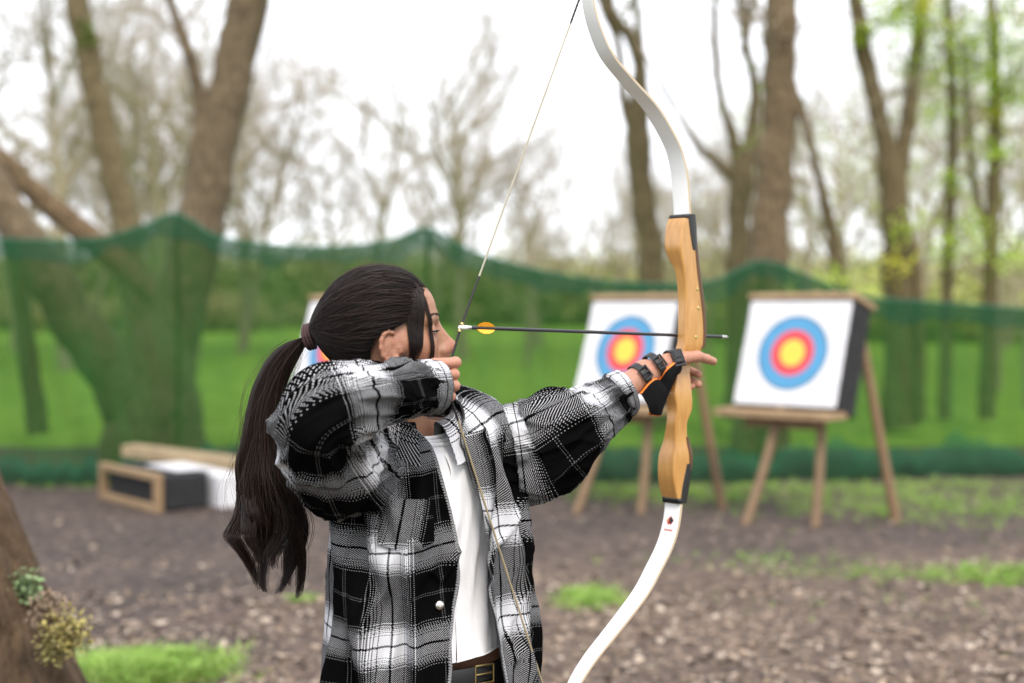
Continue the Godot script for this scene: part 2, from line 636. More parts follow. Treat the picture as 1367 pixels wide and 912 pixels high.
func net_fence() -> void:
	var o := thing("net_fence", "dark green see-through safety netting strung behind the targets", "net fence", Vector3(0, 0, -12.2))
	var top := [[-9.6677, 2.0188, -11.6139], [-8.2196, 2.0588, -11.8148], [-6.7861, 2.0823, -11.9153], [-5.3274, 2.2261, -12.0185], [-4.4432, 2.1125, -12.0160], [-3.9543, 2.0897, -12.0655], [-3.5249, 2.1112, -12.1160], [-3.1558, 2.2160, -12.1683], [-2.8734, 2.3217, -12.2206], [-2.5163, 2.1329, -12.1665], [-1.9965, 2.0539, -12.1148], [-1.4870, 2.0412, -12.1145], [-1.0455, 2.0946, -12.1657], [-0.7224, 2.1997, -12.2179], [-0.3435, 2.0071, -12.2138], [0.1059, 1.8723, -12.2109], [0.5554, 1.7825, -12.2089], [1.1380, 1.7256, -12.2577], [1.7252, 1.7524, -12.3083], [2.1612, 1.9224, -12.3620], [2.5877, 1.7936, -12.4092], [3.0691, 1.6250, -12.5056], [3.6905, 1.5729, -12.6045], [4.3213, 1.5334, -12.7037], [4.9617, 1.5202, -12.8034], [5.9971, 1.7394, -13.0082], [7.4788, 1.5903, -13.2050], [9.1437, 1.7115, -13.4077], [11.1413, 1.6073, -13.6055]]
	var nu := 430
	var nv := 26
	var p := PackedVector3Array()
	var uv := PackedVector2Array()
	var cord := PackedVector3Array()
	for j in nv:
		var v := float(j) / (nv - 1)
		for i in nu:
			var q := cr(top, float(i) / (nu - 1))
			var x := q[0]
			var y := q[1] * (1.0 - v) + 0.012 * v
			var sway := 0.09 * nz.get_noise_2d(x * 1.3, y * 0.35) + 0.05 * nz.get_noise_2d(x * 4.0 + y, y * 0.8)
			p.append(Vector3(x, y, q[2] + sway * (0.15 + v * 1.1) + 0.15 * v * v))
			uv.append(Vector2(x * 0.45, y * 0.1))
			if j == 0: cord.append(p[p.size() - 1] + Vector3(0, 0.008, 0))
	var b := MB.new()
	b.grid(p, uv, nu, nv)
	part(o, "netting", b, M.net)
	# the folded hem along the top and the slack gathered on the ground
	var hem := MB.new()
	var hp := PackedVector3Array()
	var hu := PackedVector2Array()
	for j in 4:
		for i in nu:
			hp.append(p[i] + Vector3(0, -0.05 * j - 0.03 * nz.get_noise_1d(p[i].x * 2.0) * j, 0.012))
			hu.append(Vector2(p[i].x * 0.45, j * 0.02))
	hem.grid(hp, hu, nu, 4)
	part(o, "hem", hem, M.net_fold)
	# slack netting gathered along the ground
	var sl := MB.new()
	var sp := PackedVector3Array()
	var su := PackedVector2Array()
	for j in 7:
		for i in nu:
			var b0 := p[(nv - 1) * nu + i]
			var hh := 0.3 + 0.16 * nz.get_noise_1d(b0.x * 0.9) + 0.1 * nz.get_noise_1d(b0.x * 4.0 + 3.0)
			sp.append(Vector3(b0.x, 0.02 + hh * j / 6.0, b0.z + 0.03 + 0.06 * sin(j * 0.52) + 0.03 * nz.get_noise_2d(b0.x * 5.0, j * 0.4)))
			su.append(Vector2(b0.x, j))
	sl.grid(sp, su, nu, 7, false, true)
	part(o, "slack_fold", sl, M.net_fold)
	var cb := MB.new()
	var rr := PackedFloat32Array()
	rr.resize(cord.size())
	rr.fill(0.007)
	cb.tube(cord, rr, 6)
	part(o, "top_cord", cb, M.cord)
	for q in [Vector3(-2.8923, 2.3271, -12.3007), Vector3(-0.7271, 2.2043, -12.2981), Vector3(2.1752, 1.9251, -12.4421), Vector3(-5.3718, 2.2322, -12.1186), Vector3(6.0432, 1.7413, -13.1083), Vector3(-8.2893, 2.0636, -11.9149), Vector3(9.2120, 1.7131, -13.5077)]:
		var pb := MB.new()
		pb.col = Color(0.7, 0.65, 0.6)
		pb.tube(PackedVector3Array([Vector3(q.x, -0.05, q.z), Vector3(q.x + 0.01, q.y * 0.5, q.z), Vector3(q.x, q.y - 0.02, q.z)]), PackedFloat32Array([0.026, 0.024, 0.02]), 8)
		part(o, "post", pb, M.bark)

func stem(mb: MB, nodes: Array, sides := 12, rough := 0.06) -> void:
	# nodes: [x, y, z, radius]
	var path := PackedVector3Array()
	var rad := PackedFloat32Array()
	var m := (nodes.size() - 1) * 6
	for k in m + 1:
		var q := cr(nodes, float(k) / m)
		path.append(Vector3(q[0] + 0.25 * q[3] * nz.get_noise_2d(k * 0.21, q[1]), q[1], q[2]))
		rad.append(maxf(q[3], 0.002) * (1.0 + rough * 2.0 * nz.get_noise_2d(q[1] * 3.0, q[0] * 5.0)))
	mb.tube(path, rad, sides)

var trunk_mb: MB = null

func branch(mb: MB, r: RandomNumberGenerator, p: Vector3, dir: Vector3, length: float, rad: float, depth: int, most: int, ends: Array, up := 0.15) -> void:
	var seg := 5 if depth == 0 else (4 if depth < most else 2)
	var path := PackedVector3Array([p])
	var rr := PackedFloat32Array([rad])
	var d := dir.normalized()
	for k in seg:
		d = (d + Vector3(r.randf_range(-1, 1), r.randf_range(-1, 1) + up, r.randf_range(-1, 1)) * (0.16 + 0.07 * depth)).normalized()
		path.append(path[k] + d * length / seg)
		rr.append(rad * (1.0 - 0.72 * (k + 1.0) / seg))
	(trunk_mb if depth == 0 and trunk_mb else mb).tube(path, rr, [7, 5, 4, 3, 3, 3][mini(depth, 5)], false)
	if depth >= most:
		ends.append(path[seg])
		return
	var kids: int = [8, 6, 5, 5, 4][mini(depth, 4)]
	for k in kids:
		var at := (k + r.randf()) / kids * 0.75 + 0.25
		var i := mini(int(at * seg), seg - 1)
		var q := path[i].lerp(path[i + 1], at * seg - i)
		var td := (path[i + 1] - path[i]).normalized()
		var side := Vector3(r.randf_range(-1, 1), r.randf_range(-0.3, 0.8), r.randf_range(-1, 1))
		side = (side - td * side.dot(td)).normalized()
		branch(mb, r, q, td * r.randf_range(0.45, 0.95) + side * r.randf_range(0.6, 1.0), length * r.randf_range(0.38, 0.62), rad * 0.42, depth + 1, most, ends, up)

func leaf_at(mb: MB, r: RandomNumberGenerator, p: Vector3, s: float, c: Color) -> void:
	mb.col = c * r.randf_range(0.75, 1.25)
	mb.col.a = 1.0
	var d := Vector3(r.randf_range(-1, 1), r.randf_range(-0.9, 0.5), r.randf_range(-1, 1)).normalized()
	var w := d.cross(Vector3(r.randf_range(-1, 1), 1, r.randf_range(-1, 1))).normalized() * s * 0.36
	var nn := w.cross(d).normalized()
	var m := p + d * s * 0.5 - nn * s * 0.1
	var e := p + d * s
	mb.face(p, m + w, e, nn)
	mb.face(p, e, m - w, nn)

# sprays of young leaves: which tree, where, how wide, tone
var SPRAYS := [
	[6, Vector3(4.4946, 5.1836, -17.2835), 0.16, 0], [6, Vector3(4.4494, 4.9482, -17.2784), 0.1, 0], [6, Vector3(4.8748, 4.9482, -17.2784), 0.24, 0], [6, Vector3(4.7843, 5.0750, -17.2811), 0.14, 0], [6, Vector3(4.9725, 5.2161, -17.1842), 0.14, 1], [6, Vector3(4.6033, 5.0569, -17.2808), 0.1, 0], [6, Vector3(4.7119, 2.5408, -17.2265), 0.16, 0], [6, Vector3(4.6395, 2.0883, -17.2167), 0.14, 1],
	[7, Vector3(5.6937, 5.2686, -18.7857), 0.14, 1], [7, Vector3(5.5756, 4.6291, -18.7719), 0.1, 1], [7, Vector3(5.9692, 4.9931, -18.7797), 0.2, 0], [7, Vector3(5.9200, 4.6783, -18.7729), 0.15, 0], [7, Vector3(5.6346, 4.1076, -18.7606), 0.16, 0], [7, Vector3(5.8314, 3.2220, -18.7415), 0.16, 0], [7, Vector3(5.7724, 2.3364, -18.7224), 0.2, 0],
	[8, Vector3(6.0778, 4.5933, -18.2710), 0.2, 0], [8, Vector3(6.3077, 4.3634, -18.2660), 0.24, 0], [8, Vector3(6.3969, 4.2334, -18.1632), 0.16, 0], [8, Vector3(6.2119, 4.0378, -18.2590), 0.13, 1], [8, Vector3(6.0012, 5.0530, -18.2809), 0.16, 0], [8, Vector3(6.4563, 5.2791, -18.0857), 0.2, 1], [8, Vector3(6.1162, 5.1870, -18.2838), 0.14, 0], [8, Vector3(6.4035, 4.8997, -18.2776), 0.2, 0], [8, Vector3(6.1928, 3.5590, -18.2487), 0.18, 0], [8, Vector3(6.3844, 2.2183, -18.2197), 0.22, 0], [8, Vector3(5.9054, 2.6013, -18.2280), 0.18, 0], [5, Vector3(3.7276, 1.8002, -16.3103), 0.16, 0]]

func near_trees() -> void:
	var r := RandomNumberGenerator.new()
	r.seed = 1201
	var specs := [
		# label, seed tint, stems (trunk first), crown start points
		["thick grey-brown forked tree rising behind the netting at the left", Color(0.92, 0.88, 0.86), 0, [
			[[-3.5258, -0.1575, -13.9675, 0.6], [-3.4889, 0.4318, -13.9802, 0.45], [-3.3784, 1.2422, -13.9977, 0.3], [-3.1426, 2.0525, -14.0152, 0.26], [-2.9511, 2.8628, -14.0327, 0.225], [-2.8037, 3.5995, -14.0486, 0.21], [-2.6637, 4.2625, -14.0629, 0.2], [-2.5679, 4.9992, -14.0788, 0.19], [-2.5491, 6.8048, -14.2178, 0.14]],
			[[-3.6363, 0.3213, -13.9778, 0.3], [-3.9475, 0.9554, -13.7915, 0.27], [-4.2840, 1.5358, -13.6039, 0.23], [-4.7143, 2.3169, -13.5208, 0.18], [-5.2828, 3.5245, -13.5468, 0.12]],
			[[-3.1058, 2.5682, -14.0263, 0.14], [-3.0543, 3.1457, -13.9387, 0.1], [-3.0397, 3.5114, -13.9466, 0.075], [-3.1341, 4.0052, -13.8573, 0.06], [-3.3084, 4.4772, -13.8675, 0.045], [-3.5117, 5.0944, -13.8808, 0.02]]]],
		["straight leaning tree with a mossy patch between the thick tree and the left edge", Color(0.95, 0.95, 0.8), 1, [
			[[-4.3261, 0.2029, -16.9760, 0.24], [-4.4603, 1.4553, -17.0030, 0.2], [-4.6303, 2.5287, -17.0262, 0.18], [-4.8629, 3.6021, -17.0493, 0.165], [-5.0776, 4.5861, -17.0706, 0.15], [-5.2208, 5.3912, -17.0879, 0.14], [-5.3997, 7.1803, -17.1265, 0.08]]]],
		["dark tree with kinked upper fork seen right behind the upper bow limb", Color(0.75, 0.75, 0.6), 2, [
			[[1.8616, 0.0319, -17.9725, 0.23], [1.8237, 1.3579, -18.0011, 0.19], [1.7479, 2.3051, -18.0216, 0.17], [1.6342, 3.0628, -18.0379, 0.15], [1.5774, 3.7258, -18.0522, 0.16], [1.6247, 4.4835, -18.0686, 0.1], [1.5300, 4.9097, -18.0778, 0.085], [1.2932, 5.1939, -18.0839, 0.085], [1.1605, 5.6201, -18.0931, 0.08], [1.0089, 6.8514, -18.1197, 0.05]],
			[[1.5868, 3.6784, -18.0512, 0.12], [1.4068, 4.1994, -18.0624, 0.06], [1.3500, 4.8624, -18.0767, 0.05], [1.1511, 5.3359, -18.0870, 0.045], [1.0089, 5.9990, -18.1013, 0.03]],
			[[1.6153, 4.7203, -18.0737, 0.06], [1.5963, 5.1465, -18.0829, 0.05], [1.5111, 5.6201, -18.0931, 0.05], [1.4826, 6.5672, -18.1135, 0.03]]]],
		["slender many-stemmed tree just left of the stout straight trunk", Color(0.8, 0.8, 0.65), 3, [
			[[2.6976, 0.2029, -16.9760, 0.17], [2.7066, 1.4553, -17.0030, 0.14], [2.6976, 2.2603, -17.0204, 0.13], [2.7424, 3.0654, -17.0377, 0.14], [2.8318, 3.5127, -17.0474, 0.09], [2.9034, 4.1389, -17.0609, 0.065], [2.7961, 4.6756, -17.0725, 0.055], [2.7424, 5.3017, -17.0860, 0.05], [2.7245, 6.2857, -17.1072, 0.03]],
			[[2.7424, 3.1102, -17.0387, 0.09], [2.6350, 3.6021, -17.0493, 0.07], [2.4918, 4.0494, -17.0590, 0.05], [2.4292, 4.6756, -17.0725, 0.045], [2.4203, 5.3912, -17.0879, 0.035], [2.3845, 6.2857, -17.1072, 0.02]],
			[[2.6887, 3.0654, -17.0377, 0.08], [2.4292, 3.2891, -17.0426, 0.06], [2.2055, 3.4948, -17.0470, 0.045], [1.9818, 3.8705, -17.0551, 0.03], [1.7582, 4.2730, -17.0638, 0.02]],
			[[2.7603, 4.5861, -17.0706, 0.05], [2.8497, 5.0781, -17.0812, 0.045], [2.9661, 5.5701, -17.0918, 0.03]]]],
		["stout straight trunk rising over the net peak between the targets", Color(0.95, 0.88, 0.8), 4, [
			[[2.5528, 0.0885, -14.4729, 0.3], [2.5833, 1.1567, -14.4960, 0.235], [2.6138, 1.9959, -14.5141, 0.21], [2.6749, 2.7589, -14.5305, 0.195], [2.7054, 3.5219, -14.5470, 0.185], [2.7283, 4.2086, -14.5618, 0.17], [2.7664, 4.8190, -14.5750, 0.16], [2.7970, 6.5738, -14.6129, 0.1]],
			[[2.7664, 3.5982, -14.5487, 0.06], [2.8686, 3.5837, -14.4483, 0.045], [2.9596, 3.3943, -14.4442, 0.035], [2.9992, 3.1178, -14.3382, 0.02]]]],
		["thin sapling bowing leftwards beside the right target", Color(0.72, 0.7, 0.55), 5, [
			[[3.8949, 0.2411, -16.4767, 0.1], [3.8254, 1.6302, -16.5067, 0.085], [3.7038, 2.4116, -16.5235, 0.075], [3.5649, 3.0194, -16.5366, 0.055], [3.4607, 3.4535, -16.5460, 0.045], [3.3738, 3.8442, -16.5544, 0.035], [3.1828, 4.3217, -16.5647, 0.02]]]],
		["twin-stemmed tree with fresh leaf sprigs beyond the right target", Color(0.85, 0.82, 0.65), 6, [
			[[4.7941, 0.0727, -17.4733, 0.24], [4.7757, 1.3619, -17.5011, 0.2], [4.7388, 2.2827, -17.5210, 0.19], [4.6651, 3.1115, -17.5388, 0.18], [4.5730, 3.5719, -17.5488, 0.12], [4.4349, 4.2165, -17.5627, 0.115], [4.2967, 4.8611, -17.5766, 0.11], [4.2230, 5.5056, -17.5905, 0.1], [4.1125, 7.1632, -17.6263, 0.06]],
			[[4.7204, 2.9273, -17.5349, 0.13], [4.8309, 3.5719, -17.5488, 0.1], [4.9230, 4.2165, -17.5627, 0.095], [4.9967, 4.8611, -17.5766, 0.09], [5.0520, 5.5056, -17.5905, 0.08], [5.1257, 7.1632, -17.6263, 0.05]],
			[[4.8309, 2.5590, -17.5269, 0.07], [4.9498, 2.0951, -17.4169, 0.06], [4.9578, 1.3635, -17.3011, 0.06], [4.9578, 0.1800, -17.2755, 0.08]]]],
		["slim pale stem with young leaves, first one right of the twin-stemmed tree", Color(0.95, 0.92, 0.75), 7, [
			[[5.7850, 0.0503, -18.9731, 0.1], [5.8050, 1.6500, -19.0077, 0.085], [5.8450, 2.8497, -19.0335, 0.075], [5.8850, 4.1494, -19.0616, 0.065], [5.8450, 5.2491, -19.0853, 0.055], [5.7850, 6.2489, -19.1069, 0.04]]]],
		["leafy slim stem nearest the right edge of the picture", Color(0.85, 0.85, 0.65), 8, [
			[[6.1780, 0.0885, -18.4738, 0.12], [6.2170, 1.6460, -18.5075, 0.1], [6.2559, 2.9115, -18.5348, 0.1], [6.2949, 4.0797, -18.5600, 0.08], [6.2559, 5.1505, -18.5831, 0.07], [6.1975, 6.1239, -18.6041, 0.05]],
			[[6.2170, 2.3274, -18.5222, 0.06], [6.0028, 3.2036, -18.5411, 0.05], [5.9373, 4.1915, -18.6624, 0.03], [5.8786, 4.9745, -18.6793, 0.015]]]],
		["broken log leaning from the left edge onto the thick forked tree", Color(0.9, 0.78, 0.68), 9, [
			[[-5.7901, 3.5358, -14.6473, 0.1], [-5.3290, 3.1056, -14.6380, 0.115], [-4.9448, 2.7522, -14.6304, 0.12], [-4.5606, 2.4449, -14.6238, 0.125], [-4.0714, 2.0341, -14.5149, 0.125], [-3.6013, 1.6731, -14.3071, 0.125], [-3.2912, 1.4258, -14.1017, 0.12]]]],
		["dark leaning stub at the left edge below the fallen log", Color(0.7, 0.6, 0.55), 10, [
			[[-5.8582, 3.2649, -15.6417, 0.05], [-5.6119, 2.7559, -15.6307, 0.07], [-5.5134, 2.3619, -15.6222, 0.085], [-5.3656, 1.4590, -15.6027, 0.1], [-5.2014, 0.1456, -15.5744, 0.12]]]],
	]
	for sp in specs:
		var first: Array = sp[3][0][0]
		var o := thing("leaning_log" if sp[2] in [9, 10] else "tree", sp[0], "log" if sp[2] in [9, 10] else "tree", Vector3(first[0], 0, first[2]))
		var k := 0
		for nodes in sp[3]:
			var b := MB.new()
			b.col = sp[1]
			stem(b, nodes, 14 if k == 0 else 9)
			part(o, "trunk" if k == 0 else "limb", b, M.bark)
			k += 1
		if sp[2] in [9, 10]: continue
		# twigs from the upper part of every stem, and a crown over the frame
		var tw := MB.new()
		var ends := []
		for nodes in sp[3]:
			var lastn: Array = nodes[nodes.size() - 1]
			var prev: Array = nodes[nodes.size() - 2]
			var dir := Vector3(lastn[0] - prev[0], lastn[1] - prev[1], lastn[2] - prev[2])
			if dir.y > 0.2: branch(tw, r, Vector3(lastn[0], lastn[1], lastn[2]), dir, 2.6, lastn[3] * 0.9, 1, 4, ends)
			for q in 4 if sp[2] < 5 else 7:
				var f: PackedFloat32Array = cr(nodes, r.randf_range(0.55, 0.98))
				if f[1] < 2.6: continue
				branch(tw, r, Vector3(f[0], f[1], f[2]), Vector3(r.randf_range(-1, 1), r.randf_range(0.1, 0.8), r.randf_range(-1, 1)), r.randf_range(0.7, 1.5), minf(f[3] * 0.3, 0.022), 2, 4, ends)
		part(o, "crown", tw, M.twig)
		if sp[2] >= 5:
			var lf := MB.new()
			for e in ends:
				if r.randf() < (0.75 if sp[2] > 5 else 0.3):
					for q in r.randi_range(3, 7):
						leaf_at(lf, r, e + Vector3(r.randf_range(-1, 1), r.randf_range(-1, 1), r.randf_range(-1, 1)) * 0.09, r.randf_range(0.04, 0.075), Color(0.2, 0.34, 0.03))
			# sprays of fresh leaves on thin side twigs
			for q in SPRAYS:
				if q[0] != sp[2]: continue
				var c: Vector3 = q[1]
				var f: PackedFloat32Array = cr(sp[3][0], 0.72)
				var best := 99.0
				for nodes in sp[3]:
					for t in 20:
						var g := cr(nodes, t / 19.0)
						if Vector3(g[0], g[1], g[2]).distance_to(c) < best and g[1] < c.y + 0.1:
							best = Vector3(g[0], g[1], g[2]).distance_to(c)
							f = g
				var root := Vector3(f[0], f[1], f[2])
				var spray := MB.new()
				spray.tube(PackedVector3Array([root, root.lerp(c, 0.5) + Vector3(0, 0.06, 0), c]), PackedFloat32Array([0.014, 0.009, 0.004]), 5, false)
				part(o, "twig", spray, M.twig)
				for ll in int(130 * q[2] * q[2] / 0.03):
					var d := Vector3(r.randfn(), r.randfn() * 0.7, r.randfn()) * 0.9
					leaf_at(lf, r, c + d * q[2], r.randf_range(0.045, 0.085), Color(0.36, 0.5, 0.05) if q[3] == 0 else Color(0.5, 0.5, 0.03))
			if lf.v.size() > 0: part(o, "foliage", lf, M.leaf)
	# sprigs of fresh leaves and moss seen against the stems
	for q in [["bright moss cushion on the leaning tree at upper left", Vector3(-5.0506, 4.7806, -16.9247), 0.16, Color(0.13, 0.2, 0.02)], ["bright yellow-green leaf sprig on the left stem of the twin-stemmed tree", Vector3(4.2294, 4.8682, -17.3767), 0.14, Color(0.3, 0.4, 0.02)]]:
		var lf := MB.new()
		for k in 240:
			leaf_at(lf, r, q[1] + Vector3(r.randf_range(-0.7, 0.7), r.randf_range(-1, 1), r.randf_range(-0.4, 0.4)) * q[2], 0.045, q[3])
		single("leaf_sprig", lf, M.leaf, q[0], "leaves")

func far_wood() -> void:
	var r := RandomNumberGenerator.new()
	r.seed = 402
	var protos := []
	for k in 4:
		var b := MB.new()
		var ends := []
		trunk_mb = MB.new()
		branch(b, r, Vector3.ZERO, Vector3(0.03, 1, 0), 6.5, 0.16, 0, 4, ends, 0.22)
		var o := thing("bare_tree", "bare pale twiggy tree in the hazy wood far behind the lawn", "tree", Vector3(-4.0 + k * 3.0, -0.1, -60.0 - k * 2.0), "bare trees of the far wood")
		part(o, "trunk", trunk_mb, M.twig, true)
		trunk_mb = null
		part(o, "crown", b, M.twig, true)
		protos.append(o)
	var at := []
	# left wood: dense; middle: two clumps; right: denser and nearer
	for k in 16: at.append([r.randf_range(-22, -9), r.randf_range(-62, -34), r.randf_range(1.0, 1.5)])
	for q in [[-5.2, -46, 1.2], [-3.0, -52, 1.15], [-1.5, -44, 1.28], [-6.8, -55, 1.1], [1.2, -60, 1.05], [3.6, -56, 1.0], [-2.2, -60, 1.1], [2.6, -48, 0.72], [4.8, -46, 0.72], [6.6, -52, 0.8], [0.6, -50, 0.8], [5.8, -42, 0.6], [3.5, -40, 0.5], [-4.0, -40, 0.55], [0.4, -38, 0.45]]: at.append(q)
	for k in 8: at.append([r.randf_range(26, 44) * (1.0 if k % 2 else -1.0), r.randf_range(-66, -44), r.randf_range(0.9, 1.4)])
	for k in 11: at.append([r.randf_range(9, 26), r.randf_range(-62, -36), r.randf_range(0.9, 1.4)])
	var i := 0
	for q in at:
		if i < 4:
			protos[i].position = Vector3(q[0], -0.1, q[1])
			protos[i].scale = Vector3.ONE * q[2]
		else:
			copy(protos[i % 4], "", Vector3(q[0], -0.1, q[1]), r.randf() * TAU, Vector3(q[2] * r.randf_range(0.85, 1.15), q[2], q[2]))
		i += 1
	# trees just coming into leaf on the right
	var kinds := []
	for k in 2:
		var b := MB.new()
		var ends := []
		trunk_mb = MB.new()
		branch(b, r, Vector3.ZERO, Vector3(0.05, 1, 0), 5.0, 0.09, 0, 4, ends, 0.2)
		var o := thing("leafing_tree", "slender tree with a haze of young yellow-green leaves at the right", "tree", Vector3(9.0 + k, -0.05, -30.0), "young leafing trees at the right")
		part(o, "trunk", trunk_mb, M.twig, true)
		trunk_mb = null
		part(o, "crown", b, M.twig, true)
		var lf := MB.new()
		for e in ends:
			if r.randf() < 0.32:
				for q in 3: leaf_at(lf, r, e + Vector3(r.randf_range(-1, 1), r.randf_range(-1, 1), r.randf_range(-1, 1)) * 0.1, r.randf_range(0.05, 0.09), Color(0.36, 0.46, 0.08))
		part(o, "foliage", lf, M.leaf, true)
		kinds.append(o)
	var where := [[6.9, -24.5, 1.0], [9.2, -27.0, 1.1], [8.0, -22.0, 0.8], [11.4, -31.0, 1.2], [7.6, -31.0, 1.1], [10.2, -36.0, 1.2], [12.6, -37.0, 1.2]]
	for k in where.size():
		var q: Array = where[k]
		if k < 2:
			kinds[k].position = Vector3(q[0], -0.05, q[1])
			kinds[k].scale = Vector3.ONE * q[2]
		else:
			copy(kinds[k % 2], "", Vector3(q[0], -0.05, q[1]), r.randf() * TAU, Vector3.ONE * q[2])
	# scrub at the wood's edge: a mass nobody could count
	var mm := MultiMesh.new()
	mm.transform_format = MultiMesh.TRANSFORM_3D
	mm.use_colors = true
	var sb := MB.new()
	for k in 46:
		var d := Vector3(r.randf_range(-1, 1), r.randf_range(0.3, 1.6), r.randf_range(-1, 1)).normalized()
		var e := d * r.randf_range(0.5, 1.0)
		sb.col = Color(0.55, 0.45, 0.34)
		sb.tube(PackedVector3Array([Vector3.ZERO, e * 0.6, e + Vector3(r.randf_range(-0.1, 0.1), 0, 0)]), PackedFloat32Array([0.012, 0.008, 0.002]), 3, false)
		for l in 7:
			leaf_at(sb, r, e * r.randf_range(0.4, 1.05) + Vector3(r.randf_range(-1, 1), r.randf_range(-1, 1), r.randf_range(-1, 1)) * 0.12, r.randf_range(0.05, 0.1), Color(0.9, 0.95, 0.5))
	mm.mesh = sb.mesh()
	var spots := []
	for k in 2300:
		var x := r.randf_range(-115, 115)
		spots.append([x, r.randf_range(-158, -136), r.randf_range(5.4, 9.0), Color(0.36, 0.37, 0.22)])
	for k in 170:
		var x := r.randf_range(6.0, 26)
		spots.append([x * 1.5, r.randf_range(-88, -66), r.randf_range(2.2, 4.6), Color(0.42, 0.46, 0.2)])
	for k in 60:
		spots.append([r.randf_range(-44, -16), r.randf_range(-118, -100), r.randf_range(2.6, 4.6), Color(0.4, 0.34, 0.25)])
	mm.instance_count = spots.size()
	for k in spots.size():
		var q: Array = spots[k]
		mm.set_instance_transform(k, Transform3D(Basis(Vector3.UP, r.randf() * TAU).scaled(Vector3(q[2], q[2] * r.randf_range(0.7, 1.2), q[2])), Vector3(q[0], -0.05, q[1])))
		mm.set_instance_color(k, q[3] * r.randf_range(0.7, 1.3))
	var mi := MultiMeshInstance3D.new()
	mi.name = "undergrowth"
	mi.multimesh = mm
	mi.material_override = M.leaf
	add_child(mi)
	tag(mi, "pale scrub and undergrowth along the edge of the wood", "undergrowth", "", "stuff")

func old_trunk() -> void:
	# the foot of an old tree close by at the lower left, with a bracket of moss and lichen
	var o := thing("old_tree", "rough dark tree foot with mossy growth at the lower left corner", "tree", Vector3(-1.7, 0, -4.2))
	var b := MB.new()
	var p := PackedVector3Array()
	var uv := PackedVector2Array()
	var nu := 193
	var nv := 150
	for j in nv:
		var y := 3.4 * pow(float(j) / (nv - 1), 1.3)
		for i in nu:
			var th := TAU * i / (nu - 1)
			var rr := 0.2 + 0.6 * exp(-y * 2.6)
			rr += 0.09 * exp(-y * 2.0) * maxf(0.0, cos(th * 4.0 + 0.6))
			rr += 0.04 * nz.get_noise_2d(cos(th) * 2.6 + y * 0.25, sin(th) * 2.6) + 0.024 * absf(nz.get_noise_3d(cos(th) * 8.0, sin(th) * 8.0, y * 2.0)) + 0.008 * nz.get_noise_3d(cos(th) * 26.0, sin(th) * 26.0, y * 9.0)
			p.append(Vector3(-1.7 - 0.22 * maxf(0.0, y - 0.7) + rr * cos(th), y - 0.05, -4.2 - rr * sin(th)))
			uv.append(Vector2(th, y))
	b.col = Color(0.5, 0.4, 0.35)
	b.grid(p, uv, nu, nv, true, false)
	part(o, "trunk", b, M.bark)
	var r := RandomNumberGenerator.new()
	r.seed = 71
	var up := MB.new()
	var ends := []
	up.col = Color(0.6, 0.52, 0.46)
	branch(up, r, Vector3(-2.28, 3.2, -4.2), Vector3(-0.2, 1, 0.1), 4.5, 0.2, 0, 3, ends)
	part(o, "crown", up, M.bark)
	for q in [["green_growth", Vector3(-1.3972, 0.7082, -4.0839), 0.034, 380, Color(0.2, 0.32, 0.14)], ["yellow_growth", Vector3(-1.2339, 0.6063, -3.9316), 0.05, 760, Color(0.3, 0.26, 0.065)], ["pale_growth", Vector3(-1.3000, 0.6581, -3.9828), 0.04, 620, Color(0.25, 0.18, 0.12)], ["olive_growth", Vector3(-1.2713, 0.5668, -3.9308), 0.036, 260, Color(0.2, 0.19, 0.05)]]:
		var lf := MB.new()
		for k in q[3]:
			var d := (Vector3(r.randfn(), r.randfn() * 0.9, r.randfn() * 0.8) * 0.6 * Vector3(1.0, 1.15, 0.8)).limit_length(1.5)
			leaf_at(lf, r, q[1] + d * q[2], r.randf_range(0.008, 0.02), q[4].lerp(Color(0.2, 0.15, 0.1), r.randf() * 0.45))
		part(o, q[0], lf, M.leaf)

